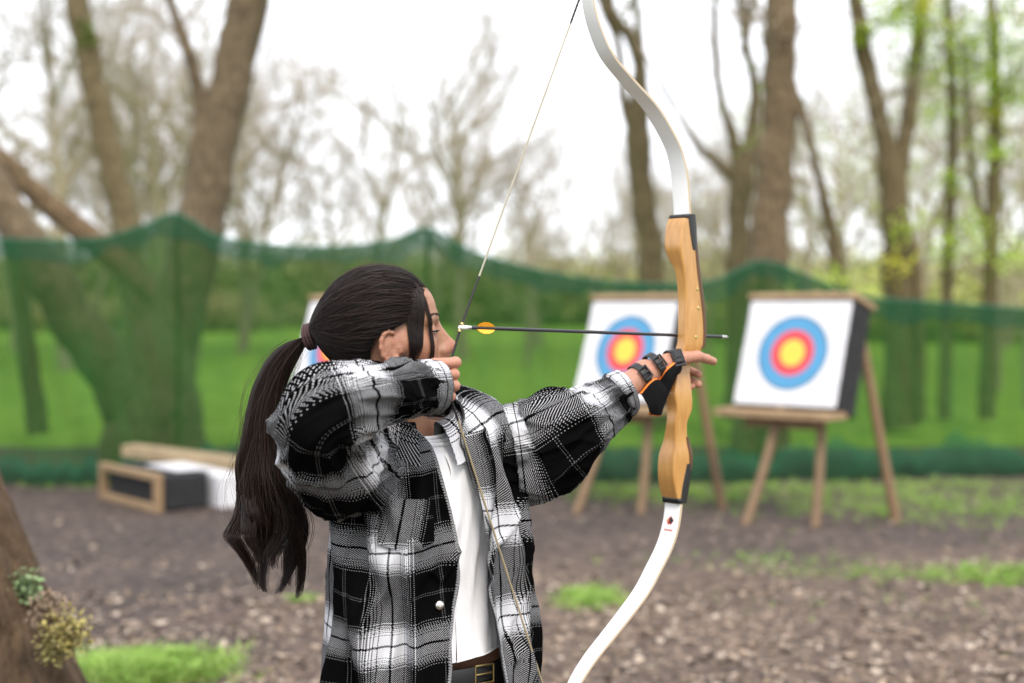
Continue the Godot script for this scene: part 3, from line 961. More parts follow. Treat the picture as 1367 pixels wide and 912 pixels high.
func make_target(stand_label: String, boss_label: String) -> Array:
	# stand: origin on the ground, +z is the side that is shot at
	var st := thing("target_stand", stand_label, "target stand", Vector3.ZERO, "wooden target easels")
	var lean := deg_to_rad(18.0)
	var tilt := Basis(Vector3.RIGHT, -lean)
	var low := Vector3(0, 0.8, 0.1)
	var r := RandomNumberGenerator.new()
	r.seed = 9
	for q in [[Vector3(-0.12, -0.03, 0.4), Vector3(-0.04, 0.72, 0.1), Vector3(0.05, 1.6, -0.3)], [Vector3(0.27, -0.03, 0.13), Vector3(0.26, 0.72, 0.02), Vector3(0.16, 1.6, -0.32)]]:
		var b := MB.new()
		b.col = Color(0.62, 0.53, 0.46)
		b.tube(PackedVector3Array([q[0], q[0].lerp(q[1], 0.5) + Vector3(0.008, 0, 0), q[1], q[2]]), PackedFloat32Array([0.036, 0.034, 0.032, 0.03]), 9)
		part(st, "leg", b, M.timber, true)
	var back := MB.new()
	back.col = Color(0.62, 0.5, 0.4)
	back.tube(PackedVector3Array([Vector3(0.58, -0.03, -0.46), Vector3(0.45, 0.65, -0.42), Vector3(0.3, 1.5, -0.38)]), PackedFloat32Array([0.036, 0.034, 0.03]), 9)
	part(st, "leg", back, M.timber, true)
	var ledge := MB.new()
	ledge.col = Color(0.95, 0.85, 0.7)
	ledge.box(Transform3D(Basis(Vector3.UP, PI * 0.5) * Basis.IDENTITY, low + Vector3(-0.03, -0.045, 0.0)).rotated_local(Vector3.UP, PI * 0.5), Vector3(0.9, 0.055, 0.3), 0.006)
	part(st, "ledge", ledge, M.timber, true)
	var prop := MB.new()
	prop.col = Color(0.6, 0.48, 0.38)
	prop.box(Transform3D(Basis.IDENTITY, low + Vector3(0, -0.11, -0.02)), Vector3(0.6, 0.07, 0.08), 0.005)
	part(st, "cross_rail", prop, M.timber, true)
	var bs := thing("target_boss", boss_label, "archery target", Vector3.ZERO, "foam archery targets")
	var half := 0.39
	var mid := low + tilt * Vector3(0, half + 0.005, -0.13)
	var k := 0
	for q in [[0.085, 0.0, 0.845], [0.0, 0.012, 0.83], [-0.085, -0.004, 0.845]]:
		var b := MB.new()
		b.box(Transform3D(tilt, mid + tilt * Vector3(q[1], 0, q[0])), Vector3(q[2], half * 2.0, 0.081), 0.012)
		part(bs, "foam_slab", b, M.foam, true)
		k += 1
	var cap := MB.new()
	cap.col = Color(1.0, 0.9, 0.75)
	cap.box(Transform3D(tilt, mid + tilt * Vector3(0, half + 0.026, 0.0)), Vector3(0.87, 0.045, 0.3), 0.006)
	part(bs, "top_plank", cap, M.timber, true)
	var hook := MB.new()
	hook.col = Color(1.0, 0.92, 0.8)
	hook.box(Transform3D(tilt, mid + tilt * Vector3(0.12, half + 0.08, -0.1)), Vector3(0.12, 0.07, 0.05), 0.005)
	part(bs, "top_block", hook, M.timber, true)
	# the paper face, a little buckled, with its printed rings
	var f := MB.new()
	var p := PackedVector3Array()
	var uv := PackedVector2Array()
	for j in 15:
		for i in 15:
			var a := i / 14.0 - 0.5
			var c := j / 14.0 - 0.5
			p.append(mid + tilt * Vector3(a * 0.81, -c * 0.76, 0.132 + 0.006 * nz.get_noise_2d(a * 4.0, c * 4.0) + 0.02 * maxf(0.0, absf(c) - 0.42) * absf(a)))
			uv.append(Vector2(a * 0.98 + 0.5, c * 0.93 + 0.5))
	f.grid(p, uv, 15, 15, false, true)
	part(bs, "paper_face", f, M.face_print, true)
	return [st, bs]

func targets() -> void:
	var t := make_target("wooden easel on splayed pole legs carrying the right target", "square foam target with coloured ring face, right of the bow")
	var spots := [
		[Vector3(1.95, 0.03, -9.95), -42.0, "", ""],
		[Vector3(0.825, 0.03, -10.55), -44.0, "wooden easel on pole legs behind the outstretched bow arm", "square foam target with ring face partly covered by the bow arm"],
		[Vector3(-1.42, 0.03, -11.1), -44.0, "wooden easel hidden behind the archer's head and back", "white target face peeping out behind the archer's head"]]
	for i in 3:
		for k in 2:
			if i == 0:
				t[k].position = spots[0][0]
				t[k].rotation.y = deg_to_rad(spots[0][1])
			else:
				copy(t[k], spots[i][2 + k], spots[i][0], deg_to_rad(spots[i][1]))

func lying_boss() -> void:
	# a spare boss lying flat in its timber frame, a white sheet and a plank
	var a := Vector3(-3.22, 0.03, -11.15)
	var b := Vector3(-2.56, 0.03, -10.32)
	var ex := (b - a).normalized()
	var ez := Vector3(-ex.z, 0, ex.x)
	ez = Vector3(0.9, 0, -0.43).normalized()
	var o := thing("target_crate", "black foam block in a low timber frame lying beside the net at left", "foam block", a)
	var up := Vector3.UP
	var len := a.distance_to(b)
	var xf := Transform3D(Basis(ex, up, ex.cross(up)), Vector3.ZERO)
	var w := 0.36
	var core := MB.new()
	core.box(Transform3D(xf.basis, a + ex * len * 0.5 + ez * (w * 0.5 + 0.03) + up * 0.14), Vector3(len - 0.05, 0.255, w - 0.02), 0.01)
	part(o, "foam_block", core, M.foam)
	for q in [[0.5, 0.025, len, 0.05], [0.5, 0.255, len, 0.05]]:
		var m := MB.new()
		m.col = Color(0.95, 0.85, 0.7)
		m.box(Transform3D(xf.basis, a + ex * len * q[0] + up * q[1]), Vector3(q[2], q[3], 0.06), 0.004)
		part(o, "frame_rail", m, M.timber)
	for q in [0.03, 0.97]:
		var m := MB.new()
		m.col = Color(0.9, 0.78, 0.62)
		m.box(Transform3D(xf.basis, a + ex * len * q + up * 0.14), Vector3(0.06, 0.178, 0.058), 0.004)
		part(o, "frame_post", m, M.timber)
	var s := thing("white_board", "white board leaning against the black foam block behind the ponytail", "board", a + ex * len * 0.5 + ez * 0.9)
	var wb := MB.new()
	wb.box(Transform3D(xf.basis, a + ex * len * 0.52 + ez * (w + 0.17) + up * 0.13), Vector3(len * 0.97, 0.25, 0.2), 0.01)
	part(s, "panel", wb, M.paper)
	var sh := MB.new()
	sh.box(Transform3D(xf.basis, a + ex * len * 0.6 + ez * 0.33 + up * 0.285), Vector3(len * 0.5, 0.012, 0.3), 0.003)
	part(s, "sheet", sh, M.paper)
	var pl := thing("timber_plank", "pale timber plank lying across behind the foam block", "plank", Vector3(-2.6010, 0.3183, -11.3772))
	var pb := MB.new()
	pb.col = Color(1.15, 1.05, 0.9)
	var p0 := Vector3(-3.1498, 0.3549, -11.6780)
	var p1 := Vector3(-1.6413, 0.2556, -10.9757)
	var px := (p1 - p0).normalized()
	var pz := px.cross(Vector3.UP).normalized()
	pb.box(Transform3D(Basis(px, pz.cross(px), pz), (p0 + p1) * 0.5), Vector3(p0.distance_to(p1), 0.095, 0.2), 0.006)
	part(pl, "board", pb, M.timber)
	for q in [0.2, 0.8]:
		var m := MB.new()
		m.col = Color(0.7, 0.6, 0.5)
		var c := p0.lerp(p1, q)
		m.box(Transform3D(Basis(px, Vector3.UP, px.cross(Vector3.UP)), Vector3(c.x, (c.y - 0.06) * 0.5, c.z)), Vector3(0.09, c.y - 0.05, 0.16), 0.005)
		part(pl, "support", m, M.timber)

func litter() -> void:
	var r := RandomNumberGenerator.new()
	r.seed = 313
	# fallen leaves and chips
	var lm := MB.new()
	lm.col = Color(1, 1, 1)
	var a := Vector3(-0.5, 0.1, 0)
	var b := Vector3(0.5, 0.16, 0)
	lm.face(a, Vector3(0, 0.02, 0.33), b, Vector3.UP)
	lm.face(a, b, Vector3(0.05, -0.02, -0.33), Vector3.UP)
	var mm := MultiMesh.new()
	mm.transform_format = MultiMesh.TRANSFORM_3D
	mm.use_colors = true
	mm.mesh = lm.mesh()
	var tr := []
	var tones := [Color(0.22, 0.16, 0.11), Color(0.14, 0.1, 0.072), Color(0.3, 0.23, 0.17), Color(0.085, 0.062, 0.05), Color(0.18, 0.14, 0.115), Color(0.4, 0.33, 0.26)]
	while tr.size() < 13000:
		var d := r.randf_range(4.6, 12.4)
		var x := r.randf_range(-0.46, 0.46) * d
		var dense := clampf((8.4 - d + x * 0.12 + 1.4 * nz.get_noise_2d(x * 0.8, d)) * 0.5, 0.07, 1.0)
		if r.randf() > dense * (0.35 + 0.65 * smoothstep(-0.35, 0.3, nz.get_noise_2d(x * 2.3 + 50.0, d * 2.3))): continue
		var s := r.randf_range(0.015, 0.04) + 0.05 * pow(r.randf(), 6.0)
		tr.append([Transform3D(Basis.from_euler(Vector3(r.randfn() * 0.3, r.randf() * TAU, r.randfn() * 0.3)).scaled(Vector3(s, s, s * r.randf_range(0.5, 1.3))), Vector3(x, gh(x, -d) + 0.008, -d)), tones[r.randi() % 6] * r.randf_range(0.7, 1.2)])
	mm.instance_count = tr.size()
	for k in tr.size():
		mm.set_instance_transform(k, tr[k][0])
		mm.set_instance_color(k, tr[k][1])
	var mi := MultiMeshInstance3D.new()
	mi.name = "fallen_leaves"
	mi.multimesh = mm
	mi.material_override = M.litter
	add_child(mi)
	tag(mi, "dry brown fallen leaves and wood chips scattered over the earth", "leaf litter", "", "stuff")
	# grass tufts
	var gm := MB.new()
	for k in 9:
		var d := Vector3(r.randfn() * 0.45, 1.0, r.randfn() * 0.45)
		var o := Vector3(r.randfn() * 0.18, 0, r.randfn() * 0.18)
		var w := Vector3(r.randfn(), 0, r.randfn()).normalized() * 0.045
		var q := o + d * 0.55
		var e := o + d + Vector3(d.x, -0.25, d.z) * 0.5
		gm.face(o - w, o + w, q, w.cross(d))
		gm.face(q - w * 0.7, q + w * 0.7, e, w.cross(d))
	var gg := MultiMesh.new()
	gg.transform_format = MultiMesh.TRANSFORM_3D
	gg.use_colors = true
	gg.mesh = gm.mesh()
	var gt := []
	# x, z, half sizes, count, height
	for q in [[-1.5, -5.72, 0.3, 0.24, 1100, 0.08], [0.4, -7.22, 0.17, 0.26, 420, 0.05], [-1.06, -7.2, 0.1, 0.1, 60, 0.04], [2.95, -7.75, 0.6, 0.3, 700, 0.07], [2.1, -7.9, 0.7, 0.25, 200, 0.04], [1.6, -8.3, 0.7, 0.35, 140, 0.04], [1.2, -11.4, 1.9, 0.6, 1700, 0.055], [3.1, -10.7, 1.6, 1.0, 1300, 0.055], [3.3, -11.9, 1.6, 0.4, 500, 0.05], [-3.2, -11.9, 2.5, 0.2, 260, 0.05], [2.3, -6.9, 1.5, 0.9, 60, 0.035], [4.6, -9.0, 1.2, 0.7, 200, 0.05]]:
		for k in q[4]:
			var x: float = q[0] + r.randfn() * 0.5 * q[2]
			var z: float = q[1] + r.randfn() * 0.5 * q[3]
			if nz.get_noise_2d(x * 3.0, z * 3.0) < -0.25 and q[4] > 500: continue
			var s: float = q[5] * r.randf_range(0.5, 1.2)
			gt.append([Transform3D(Basis(Vector3.UP, r.randf() * TAU).scaled(Vector3(s, s, s)), Vector3(x, gh(x, z) - 0.004, z)), Color(0.16, 0.34, 0.035).lerp(Color(0.3, 0.42, 0.09), r.randf()) * r.randf_range(0.7, 1.15)])
	gg.instance_count = gt.size()
	for k in gt.size():
		gg.set_instance_transform(k, gt[k][0])
		gg.set_instance_color(k, gt[k][1])
	var gi := MultiMeshInstance3D.new()
	gi.name = "grass_tufts"
	gi.multimesh = gg
	gi.material_override = M.grass
	add_child(gi)
	tag(gi, "fresh green grass tufts growing in patches on the earth", "grass", "", "stuff")

const NOCK := Vector3(-0.0937, 1.4699, -2.6)

func bw(s: float, h: float, w: float) -> Vector3:
	# the bow's own axes: s along the arrow, h height, w across (towards the near side)
	return Vector3(NOCK.x + 0.7431 * s + 0.6691 * w, h, NOCK.z - 0.6691 * s + 0.7431 * w)

const RISER := [
	[1.1000, 0.5760, 0.5960, -0.0240, 0.022], [1.1150, 0.5700, 0.6010, -0.0255, 0.022], [1.1308, 0.5650, 0.6060, -0.0262, 0.022], [1.1581, 0.5600, 0.6132, -0.0262, 0.022], [1.1953, 0.5620, 0.6140, -0.0255, 0.022], [1.2265, 0.5690, 0.6080, -0.0180, 0.020], [1.2642, 0.5677, 0.6065, -0.0080, 0.020],
	[1.2936, 0.5700, 0.6200, -0.0080, 0.022], [1.3284, 0.5640, 0.6190, -0.0060, 0.022], [1.3670, 0.5760, 0.6170, -0.0080, 0.018], [1.3903, 0.5860, 0.6250, -0.0090, 0.016], [1.4200, 0.5930, 0.6530, -0.0050, 0.021], [1.4372, 0.5953, 0.6579, -0.0020, 0.022], [1.4749, 0.5966, 0.6577, -0.0020, 0.022],
	[1.5283, 0.5980, 0.6490, -0.0030, 0.022], [1.5830, 0.5920, 0.6378, -0.0060, 0.022], [1.6095, 0.5850, 0.6340, -0.0190, 0.022], [1.6376, 0.5800, 0.6310, -0.0260, 0.022], [1.6804, 0.5870, 0.6260, -0.0270, 0.022], [1.6980, 0.5960, 0.6220, -0.0250, 0.022]]

func sect(row: PackedFloat32Array, p: PackedVector3Array, uv: PackedVector2Array, sides: int, grow := 0.0) -> void:
	var cs := (row[1] + row[2]) * 0.5
	var hs := (row[2] - row[1]) * 0.5 + grow
	var cw := (row[3] + row[4]) * 0.5
	var hw := (row[4] - row[3]) * 0.5 + grow
	for i in sides + 1:
		var th := TAU * i / sides + 0.3927
		var ca := cos(th)
		var sa := sin(th)
		var e := 0.2
		p.append(bw(cs + hs * signf(ca) * pow(absf(ca), e), row[0], cw - hw * signf(sa) * pow(absf(sa), e)))
		uv.append(Vector2(float(i) / sides, row[0]))

func recurve_bow() -> void:
	var o := thing("recurve_bow", "white-limbed recurve bow with honey-coloured wooden grip held at full draw", "bow", Vector3(0.36, 0.65, -3.0))
	var b := MB.new()
	var p := PackedVector3Array()
	var uv := PackedVector2Array()
	var m := 110
	for j in m:
		sect(lerp_rows(RISER, lerpf(1.1, 1.698, float(j) / (m - 1))), p, uv, 32)
	b.grid(p, uv, 33, m, true)
	for e in [0, m - 1]:
		var c := Vector3.ZERO
		for i in 32: c += p[e * 33 + i] / 32.0
		for i in 32: b.face(c, p[e * 33 + i], p[e * 33 + i + 1], Vector3.DOWN if e == 0 else Vector3.UP)
	var riser := part(o, "riser", b, M.wood)
	# dark laminate along the back of the riser
	for span in [[1.16, 1.235], [1.42, 1.66]]:
		var lb := MB.new()
		var lp := PackedVector3Array()
		var lu := PackedVector2Array()
		for j in 40:
			var q := lerp_rows(RISER, lerpf(span[0], span[1], j / 39.0))
			var f := sin(PI * j / 39.0)
			sect(PackedFloat32Array([q[0], q[2] - 0.006, q[2] + 0.001 + 0.005 * pow(f, 0.5), q[3] + 0.001, q[4] + 0.0012]), lp, lu, 16)
		lb.grid(lp, lu, 17, 40, true)
		part(riser, "back_laminate", lb, M.dark_wood)
	# black limb pockets and their bolts
	for q in [[1.703, 1.628, 0.5985, 0.626, 0.64], [1.0955, 1.178, 0.578, 0.598, 0.62]]:
		var kb := MB.new()
		var kp := PackedVector3Array()
		var ku := PackedVector2Array()
		for j in 10:
			var t := j / 9.0
			var h := lerpf(q[0], q[1], t)
			var rw := lerp_rows(RISER, clampf(h, 1.1, 1.698))
			sect(PackedFloat32Array([h, lerpf(q[2] + 0.004, rw[2] - 0.014, t), maxf(rw[2] + 0.0055, q[3]) - 0.006 * t * t, -0.0265, 0.0236]), kp, ku, 16)
		kb.grid(kp, ku, 17, 10, true, q[0] > q[1])
		var pk := part(riser, "limb_pocket", kb, M.black_plastic)
		var hb := MB.new()
		var hh: float = lerpf(q[0], q[1], 0.55)
		var back: float = lerp_rows(RISER, clampf(hh, 1.1, 1.698))[2] + 0.004
		hb.tube(PackedVector3Array([bw(back - 0.004, hh, 0), bw(back + 0.006, hh, 0), bw(back + 0.0085, hh, 0)]), PackedFloat32Array([0.008, 0.008, 0.0055]), 12)
		part(pk, "bolt", hb, M.metal)
		# the dark end cap that the limb seats on
		var low: bool = q[0] < q[1]
		var eb := MB.new()
		var ep := PackedVector3Array()
		var eu := PackedVector2Array()
		for j in 5:
			var h2: float = [1.0945, 1.096, 1.102, 1.107, 1.1085][j] if low else [1.6935, 1.6945, 1.698, 1.7015, 1.7025][j]
			var rw := lerp_rows(RISER, clampf(h2, 1.1, 1.698))
			var gr := -0.004 if j == 0 or j == 4 else 0.001
			sect(PackedFloat32Array([h2, rw[1] - gr, rw[2] + gr, rw[3] - gr, rw[4] + gr]), ep, eu, 32)
		eb.grid(ep, eu, 33, 5, true)
		part(riser, "end_cap", eb, M.black_plastic)
	for q in [[1.546, 0.634], [1.506, 0.637], [1.445, 0.63]]:
		var ib := MB.new()
		ib.tube(PackedVector3Array([bw(q[1], q[0], 0.018), bw(q[1], q[0], 0.0226), bw(q[1], q[0], 0.0232)]), PackedFloat32Array([0.0042, 0.0042, 0.003]), 12)
		part(riser, "insert", ib, M.brass)
	# limbs: [s, h], from the pocket to the tip
	var up := [[0.6085, 1.655], [0.6105, 1.696], [0.607, 1.745], [0.6, 1.79], [0.584, 1.835], [0.553, 1.876], [0.509, 1.92], [0.44, 1.966], [0.381, 2.01], [0.3465, 2.06], [0.3285, 2.108], [0.325, 2.15], [0.336, 2.186], [0.352, 2.212]]
	var dn := [[0.589, 1.14], [0.5861, 1.1], [0.577, 1.051], [0.557, 1.007], [0.5235, 0.964], [0.487, 0.922], [0.438, 0.882], [0.3865, 0.844], [0.3363, 0.807], [0.294, 0.766], [0.267, 0.722], [0.2565, 0.68], [0.263, 0.645], [0.277, 0.62]]
	for q in [up, dn]:
		var lo: bool = q == dn
		var lb := MB.new()
		var eb := MB.new()
		var n := 90
		var fa := PackedVector3Array()
		var ba := PackedVector3Array()
		var e0 := PackedVector3Array()
		var e1 := PackedVector3Array()
		var us := PackedVector2Array()
		var ue := PackedVector2Array()
		for j in n:
			var t := float(j) / (n - 1)
			var c := cr(q, t)
			var c2 := cr(q, minf(t + 0.01, 1.0))
			var c1 := cr(q, maxf(t - 0.01, 0.0))
			var tg := Vector2(c2[0] - c1[0], c2[1] - c1[1]).normalized()
			var nn := Vector2(-tg.y, tg.x) if not lo else Vector2(tg.y, -tg.x)   # towards the archer
			var hw := lerpf(0.0215, 0.0085, pow(t, 2.6)) if t < 0.96 else lerpf(0.0098, 0.004, (t - 0.96) / 0.04)
			var th := lerpf(0.0046, 0.0026, t)
			for i in 7:
				var w := (i / 6.0 * 2.0 - 1.0) * hw
				var cr_ := th * (1.0 - 0.25 * pow(absf(i / 3.0 - 1.0), 6.0))
				fa.append(bw(c[0] + nn.x * cr_, c[1] + nn.y * cr_, w))
				ba.append(bw(c[0] - nn.x * cr_, c[1] - nn.y * cr_, w))
				us.append(Vector2(w, t))
			for i in 2:
				var d := th * 0.76 * (i * 2.0 - 1.0)
				e0.append(bw(c[0] + nn.x * d, c[1] + nn.y * d, hw))
				e1.append(bw(c[0] + nn.x * d, c[1] + nn.y * d, -hw))
				ue.append(Vector2(i, t))
		lb.grid(fa, us, 7, n, false, lo)
		lb.grid(ba, us, 7, n, false, not lo)
		eb.grid(e0, ue, 2, n, false, lo)
		eb.grid(e1, ue, 2, n, false, not lo)
		var lm := part(o, "limb", lb, M.limb)
		part(lm, "limb_edge", eb, M.limb_edge)
		if lo:
			# the print on the lower limb: emblem, a short red line of lettering, a pale slash and faint grey script
			var put := func(t: float, w: float, lift: float) -> Vector3:
				var c := cr(dn, t)
				var c2 := cr(dn, t + 0.01)
				var tg := Vector2(c2[0] - c[0], c2[1] - c[1]).normalized()
				return bw(c[0] + tg.y * (lerpf(0.0046, 0.0026, t) + lift), c[1] - tg.x * (lerpf(0.0046, 0.0026, t) + lift), w)
			var flat := func(pts: Array, lift: float, mt: Material, nm: String) -> void:
				var fb := MB.new()
				var cc := Vector2.ZERO
				for g in pts: cc += g / pts.size()
				for k in pts.size():
					var g0: Vector2 = pts[k]
					var g1: Vector2 = pts[(k + 1) % pts.size()]
					fb.face(put.call(cc.y, cc.x, lift), put.call(g0.y, g0.x, lift), put.call(g1.y, g1.x, lift), Vector3(-0.74, 0.4, 0.67))
				part(lm, nm, fb, mt)
			flat.call([Vector2(0, 0.128), Vector2(0.0095, 0.142), Vector2(0.004, 0.156), Vector2(-0.006, 0.157), Vector2(-0.0105, 0.143)], 0.0003, M.print_red, "emblem")
			flat.call([Vector2(0.001, 0.131), Vector2(0.009, 0.142), Vector2(0.003, 0.1535), Vector2(-0.002, 0.151), Vector2(-0.003, 0.138)], 0.0005, M.print_dark, "emblem_centre")
			flat.call([Vector2(-0.0085, 0.139), Vector2(-0.005, 0.139), Vector2(-0.005, 0.147), Vector2(-0.0085, 0.147)], 0.0005, M.print_gold, "emblem_spot")
			for k in 7:
				var w0 := -0.012 + k * 0.0034
				flat.call([Vector2(w0, 0.1735), Vector2(w0 + 0.0026, 0.1725), Vector2(w0 + 0.0028, 0.1795), Vector2(w0 + 0.0003, 0.1805)], 0.0003, M.print_red, "lettering")
			flat.call([Vector2(-0.011, 0.202), Vector2(-0.01, 0.2), Vector2(0.011, 0.215), Vector2(0.0105, 0.2165)], 0.0003, M.print_pink, "slash")
			for k in 8:
				var t0 := 0.236 + k * 0.0105
				flat.call([Vector2(0.0005, t0), Vector2(0.0065 if k % 3 else 0.0085, t0 + 0.002), Vector2(0.006, t0 + 0.005), Vector2(-0.0005, t0 + 0.0035)], 0.0003, M.print_grey, "lettering")
	# the string: over the recurves, to the fingers
	var fin0 := Vector3(-0.1078, 1.4195, -2.5909)
	var fin1 := Vector3(-0.1125, 1.3842, -2.5881)
	var fin2 := Vector3(-0.1086, 1.3320, -2.5920)
	var top := bw(0.3175, 2.14, 0)
	var bot := bw(0.248, 0.675, 0)
	var st := thing("bowstring", "cream bowstring with dark serving drawn back to the fingers", "bowstring", bot)
	var mid := top.lerp(NOCK, 0.86)
	var seg := func(a: Vector3, c: Vector3, rad: float, mt: Material, nm: String) -> void:
		var sb := MB.new()
		var pp := PackedVector3Array()
		var rr := PackedFloat32Array()
		for k in 25:
			pp.append(a.lerp(c, k / 24.0))
			rr.append(rad * (1.0 + 0.12 * sin(k * 2.1)))
		sb.tube(pp, rr, 6)
		part(st, nm, sb, mt)
	seg.call(bw(0.349, 2.206, 0.004), top, 0.002, M.string_dark, "loop")
	seg.call(top, top.lerp(NOCK, 0.12), 0.0022, M.string_dark, "serving")
	seg.call(top.lerp(NOCK, 0.12), mid, 0.0019, M.string_cream, "strand")
	seg.call(mid, NOCK, 0.0022, M.string_dark, "serving")
	seg.call(NOCK, fin0, 0.0022, M.string_dark, "serving")
	seg.call(fin0, fin1, 0.0022, M.string_dark, "serving")
	seg.call(fin1, fin2, 0.0022, M.string_dark, "serving")
	seg.call(fin2, fin2.lerp(bot, 0.05), 0.0022, M.string_dark, "serving")
	seg.call(fin2.lerp(bot, 0.05), fin2.lerp(bot, 0.86), 0.0019, M.string_tan, "strand")
	seg.call(fin2.lerp(bot, 0.86), bot, 0.0022, M.string_dark, "serving")
	seg.call(bot, bw(0.275, 0.624, 0.003), 0.002, M.string_dark, "loop")
	for q in [0.007, -0.007]:
		var nb := MB.new()
		nb.tube(PackedVector3Array([NOCK + (top - NOCK).normalized() * (q - 0.002), NOCK + (top - NOCK).normalized() * (q + 0.002)]), PackedFloat32Array([0.0034, 0.0034]), 10)
		part(st, "nock_bead", nb, M.brass)

func arrow() -> void:
	var o := thing("arrow", "thin black arrow with orange fletching and white nock on the string", "arrow", NOCK)
	var a := NOCK
	var e := bw(0.769, 1.4426, -0.007)
	var ax := (e - a).normalized()
	var b := MB.new()
	b.tube(PackedVector3Array([a + ax * 0.014, a + ax * 0.3, a + ax * 0.748]), PackedFloat32Array([0.0034, 0.0034, 0.0034]), 10)
	part(o, "shaft", b, M.carbon)
	var n := MB.new()
	n.tube(PackedVector3Array([a - ax * 0.004, a + ax * 0.004, a + ax * 0.016]), PackedFloat32Array([0.0032, 0.0042, 0.0036]), 10)
	part(o, "nock", n, M.white_plastic)
	var wrap := MB.new()
	wrap.tube(PackedVector3Array([a + ax * 0.016, a + ax * 0.024]), PackedFloat32Array([0.0037, 0.0037]), 10)
	part(o, "wrap", wrap, M.metal)
	var pt := MB.new()
	pt.tube(PackedVector3Array([a + ax * 0.748, a + ax * 0.762, a + ax * 0.772]), PackedFloat32Array([0.0036, 0.0034, 0.0006]), 10)
	part(o, "point", pt, M.metal)
	var u := Vector3.UP
	var w := ax.cross(u).normalized()
	for k in 3:
		var d := u.rotated(ax, TAU * k / 3.0 + 0.5)
		var vb := MB.new()
		var side := ax.cross(d).normalized() * 0.0005
		var prof := [[0.038, 0.003], [0.043, 0.009], [0.052, 0.0125], [0.064, 0.0122], [0.075, 0.0085], [0.083, 0.003]]
		for j in 5:
			for s in [-1.0, 1.0]:
				var a0: Vector3 = a + ax * prof[j][0] + side * s
				var a1: Vector3 = a + ax * prof[j + 1][0] + side * s
				vb.quad(a0 + d * 0.003, a1 + d * 0.003, a1 + d * prof[j + 1][1], a0 + d * prof[j][1], side * s)
		part(o, "fletching", vb, M.vane)

const HEAD := Vector3(-0.2336, 1.4525, -2.65)
var HF := Vector3(0.96, 0.15, -0.205).normalized()
var HR := Vector3.ZERO
var HU := Vector3.ZERO
const HS := 1.07
var head: Field

func hl(f: float, u: float, r: float) -> Vector3:
	# a point in the head's own axes: forward, up, her right (the near side)
	return HEAD + (HF * f + HU * u + HR * r) * HS

var TE := Vector3(0.857, 0, -0.515)
var TF := Vector3(0.515, 0, 0.857)
const TORSO := [[0.7, -0.163, -2.775, 0.231, 0.164], [0.84, -0.157, -2.775, 0.222, 0.154], [1.0, -0.16, -2.765, 0.205, 0.14], [1.1, -0.162, -2.76, 0.2, 0.134], [1.2, -0.167, -2.755, 0.197, 0.124], [1.25, -0.17200000000000001, -2.755, 0.19, 0.118], [1.282, -0.18, -2.755, 0.168, 0.101], [1.302, -0.187, -2.755, 0.13, 0.086], [1.318, -0.194, -2.755, 0.085, 0.068]]
const EDGE_R := [[0.70, 0.26], [0.83, 0.2], [0.89, 0.18], [0.98, 0.1], [1.06, 0.06], [1.115, 0.1], [1.185, 0.16], [1.23, 0.2], [1.27, 0.3], [1.318, 0.6]]
const EDGE_L := [[0.70, -0.36], [0.815, -0.32], [0.86, -0.3], [0.975, -0.24], [1.055, -0.24], [1.125, -0.22], [1.18, -0.18], [1.23, -0.14], [1.26, -0.16], [1.318, -0.6]]

func torso_pt(y: float, th: float, off := 0.0) -> Vector3:
	var q := lerp_rows(TORSO, y)
	# the shoulder of the bow arm is raised
	var lift := 0.045 * smoothstep(1.1, 1.27, y) * maxf(0.0, -sin(th))
	return Vector3(q[1], y + lift, q[2]) + TF * (q[4] + off) * cos(th) - TE * (q[3] + off) * sin(th)

func fold(u: float, v: float, list: Array) -> float:
	# soft ridges along line pieces: [u0, v0, u1, v1, width, height]
	var s := 0.0
	for q in list:
		var a := Vector2(q[0], q[1])
		var d := Vector2(q[2], q[3]) - a
		var p := Vector2(u, v) - a
		var h := clampf(p.dot(d) / d.length_squared(), 0, 1)
		var x: float = (p - d * h).length() / q[4]
		if x < 2.5: s += q[5] * exp(-x * x) * (0.35 + 0.65 * sin(PI * clampf(h, 0.08, 0.92)))
	return s

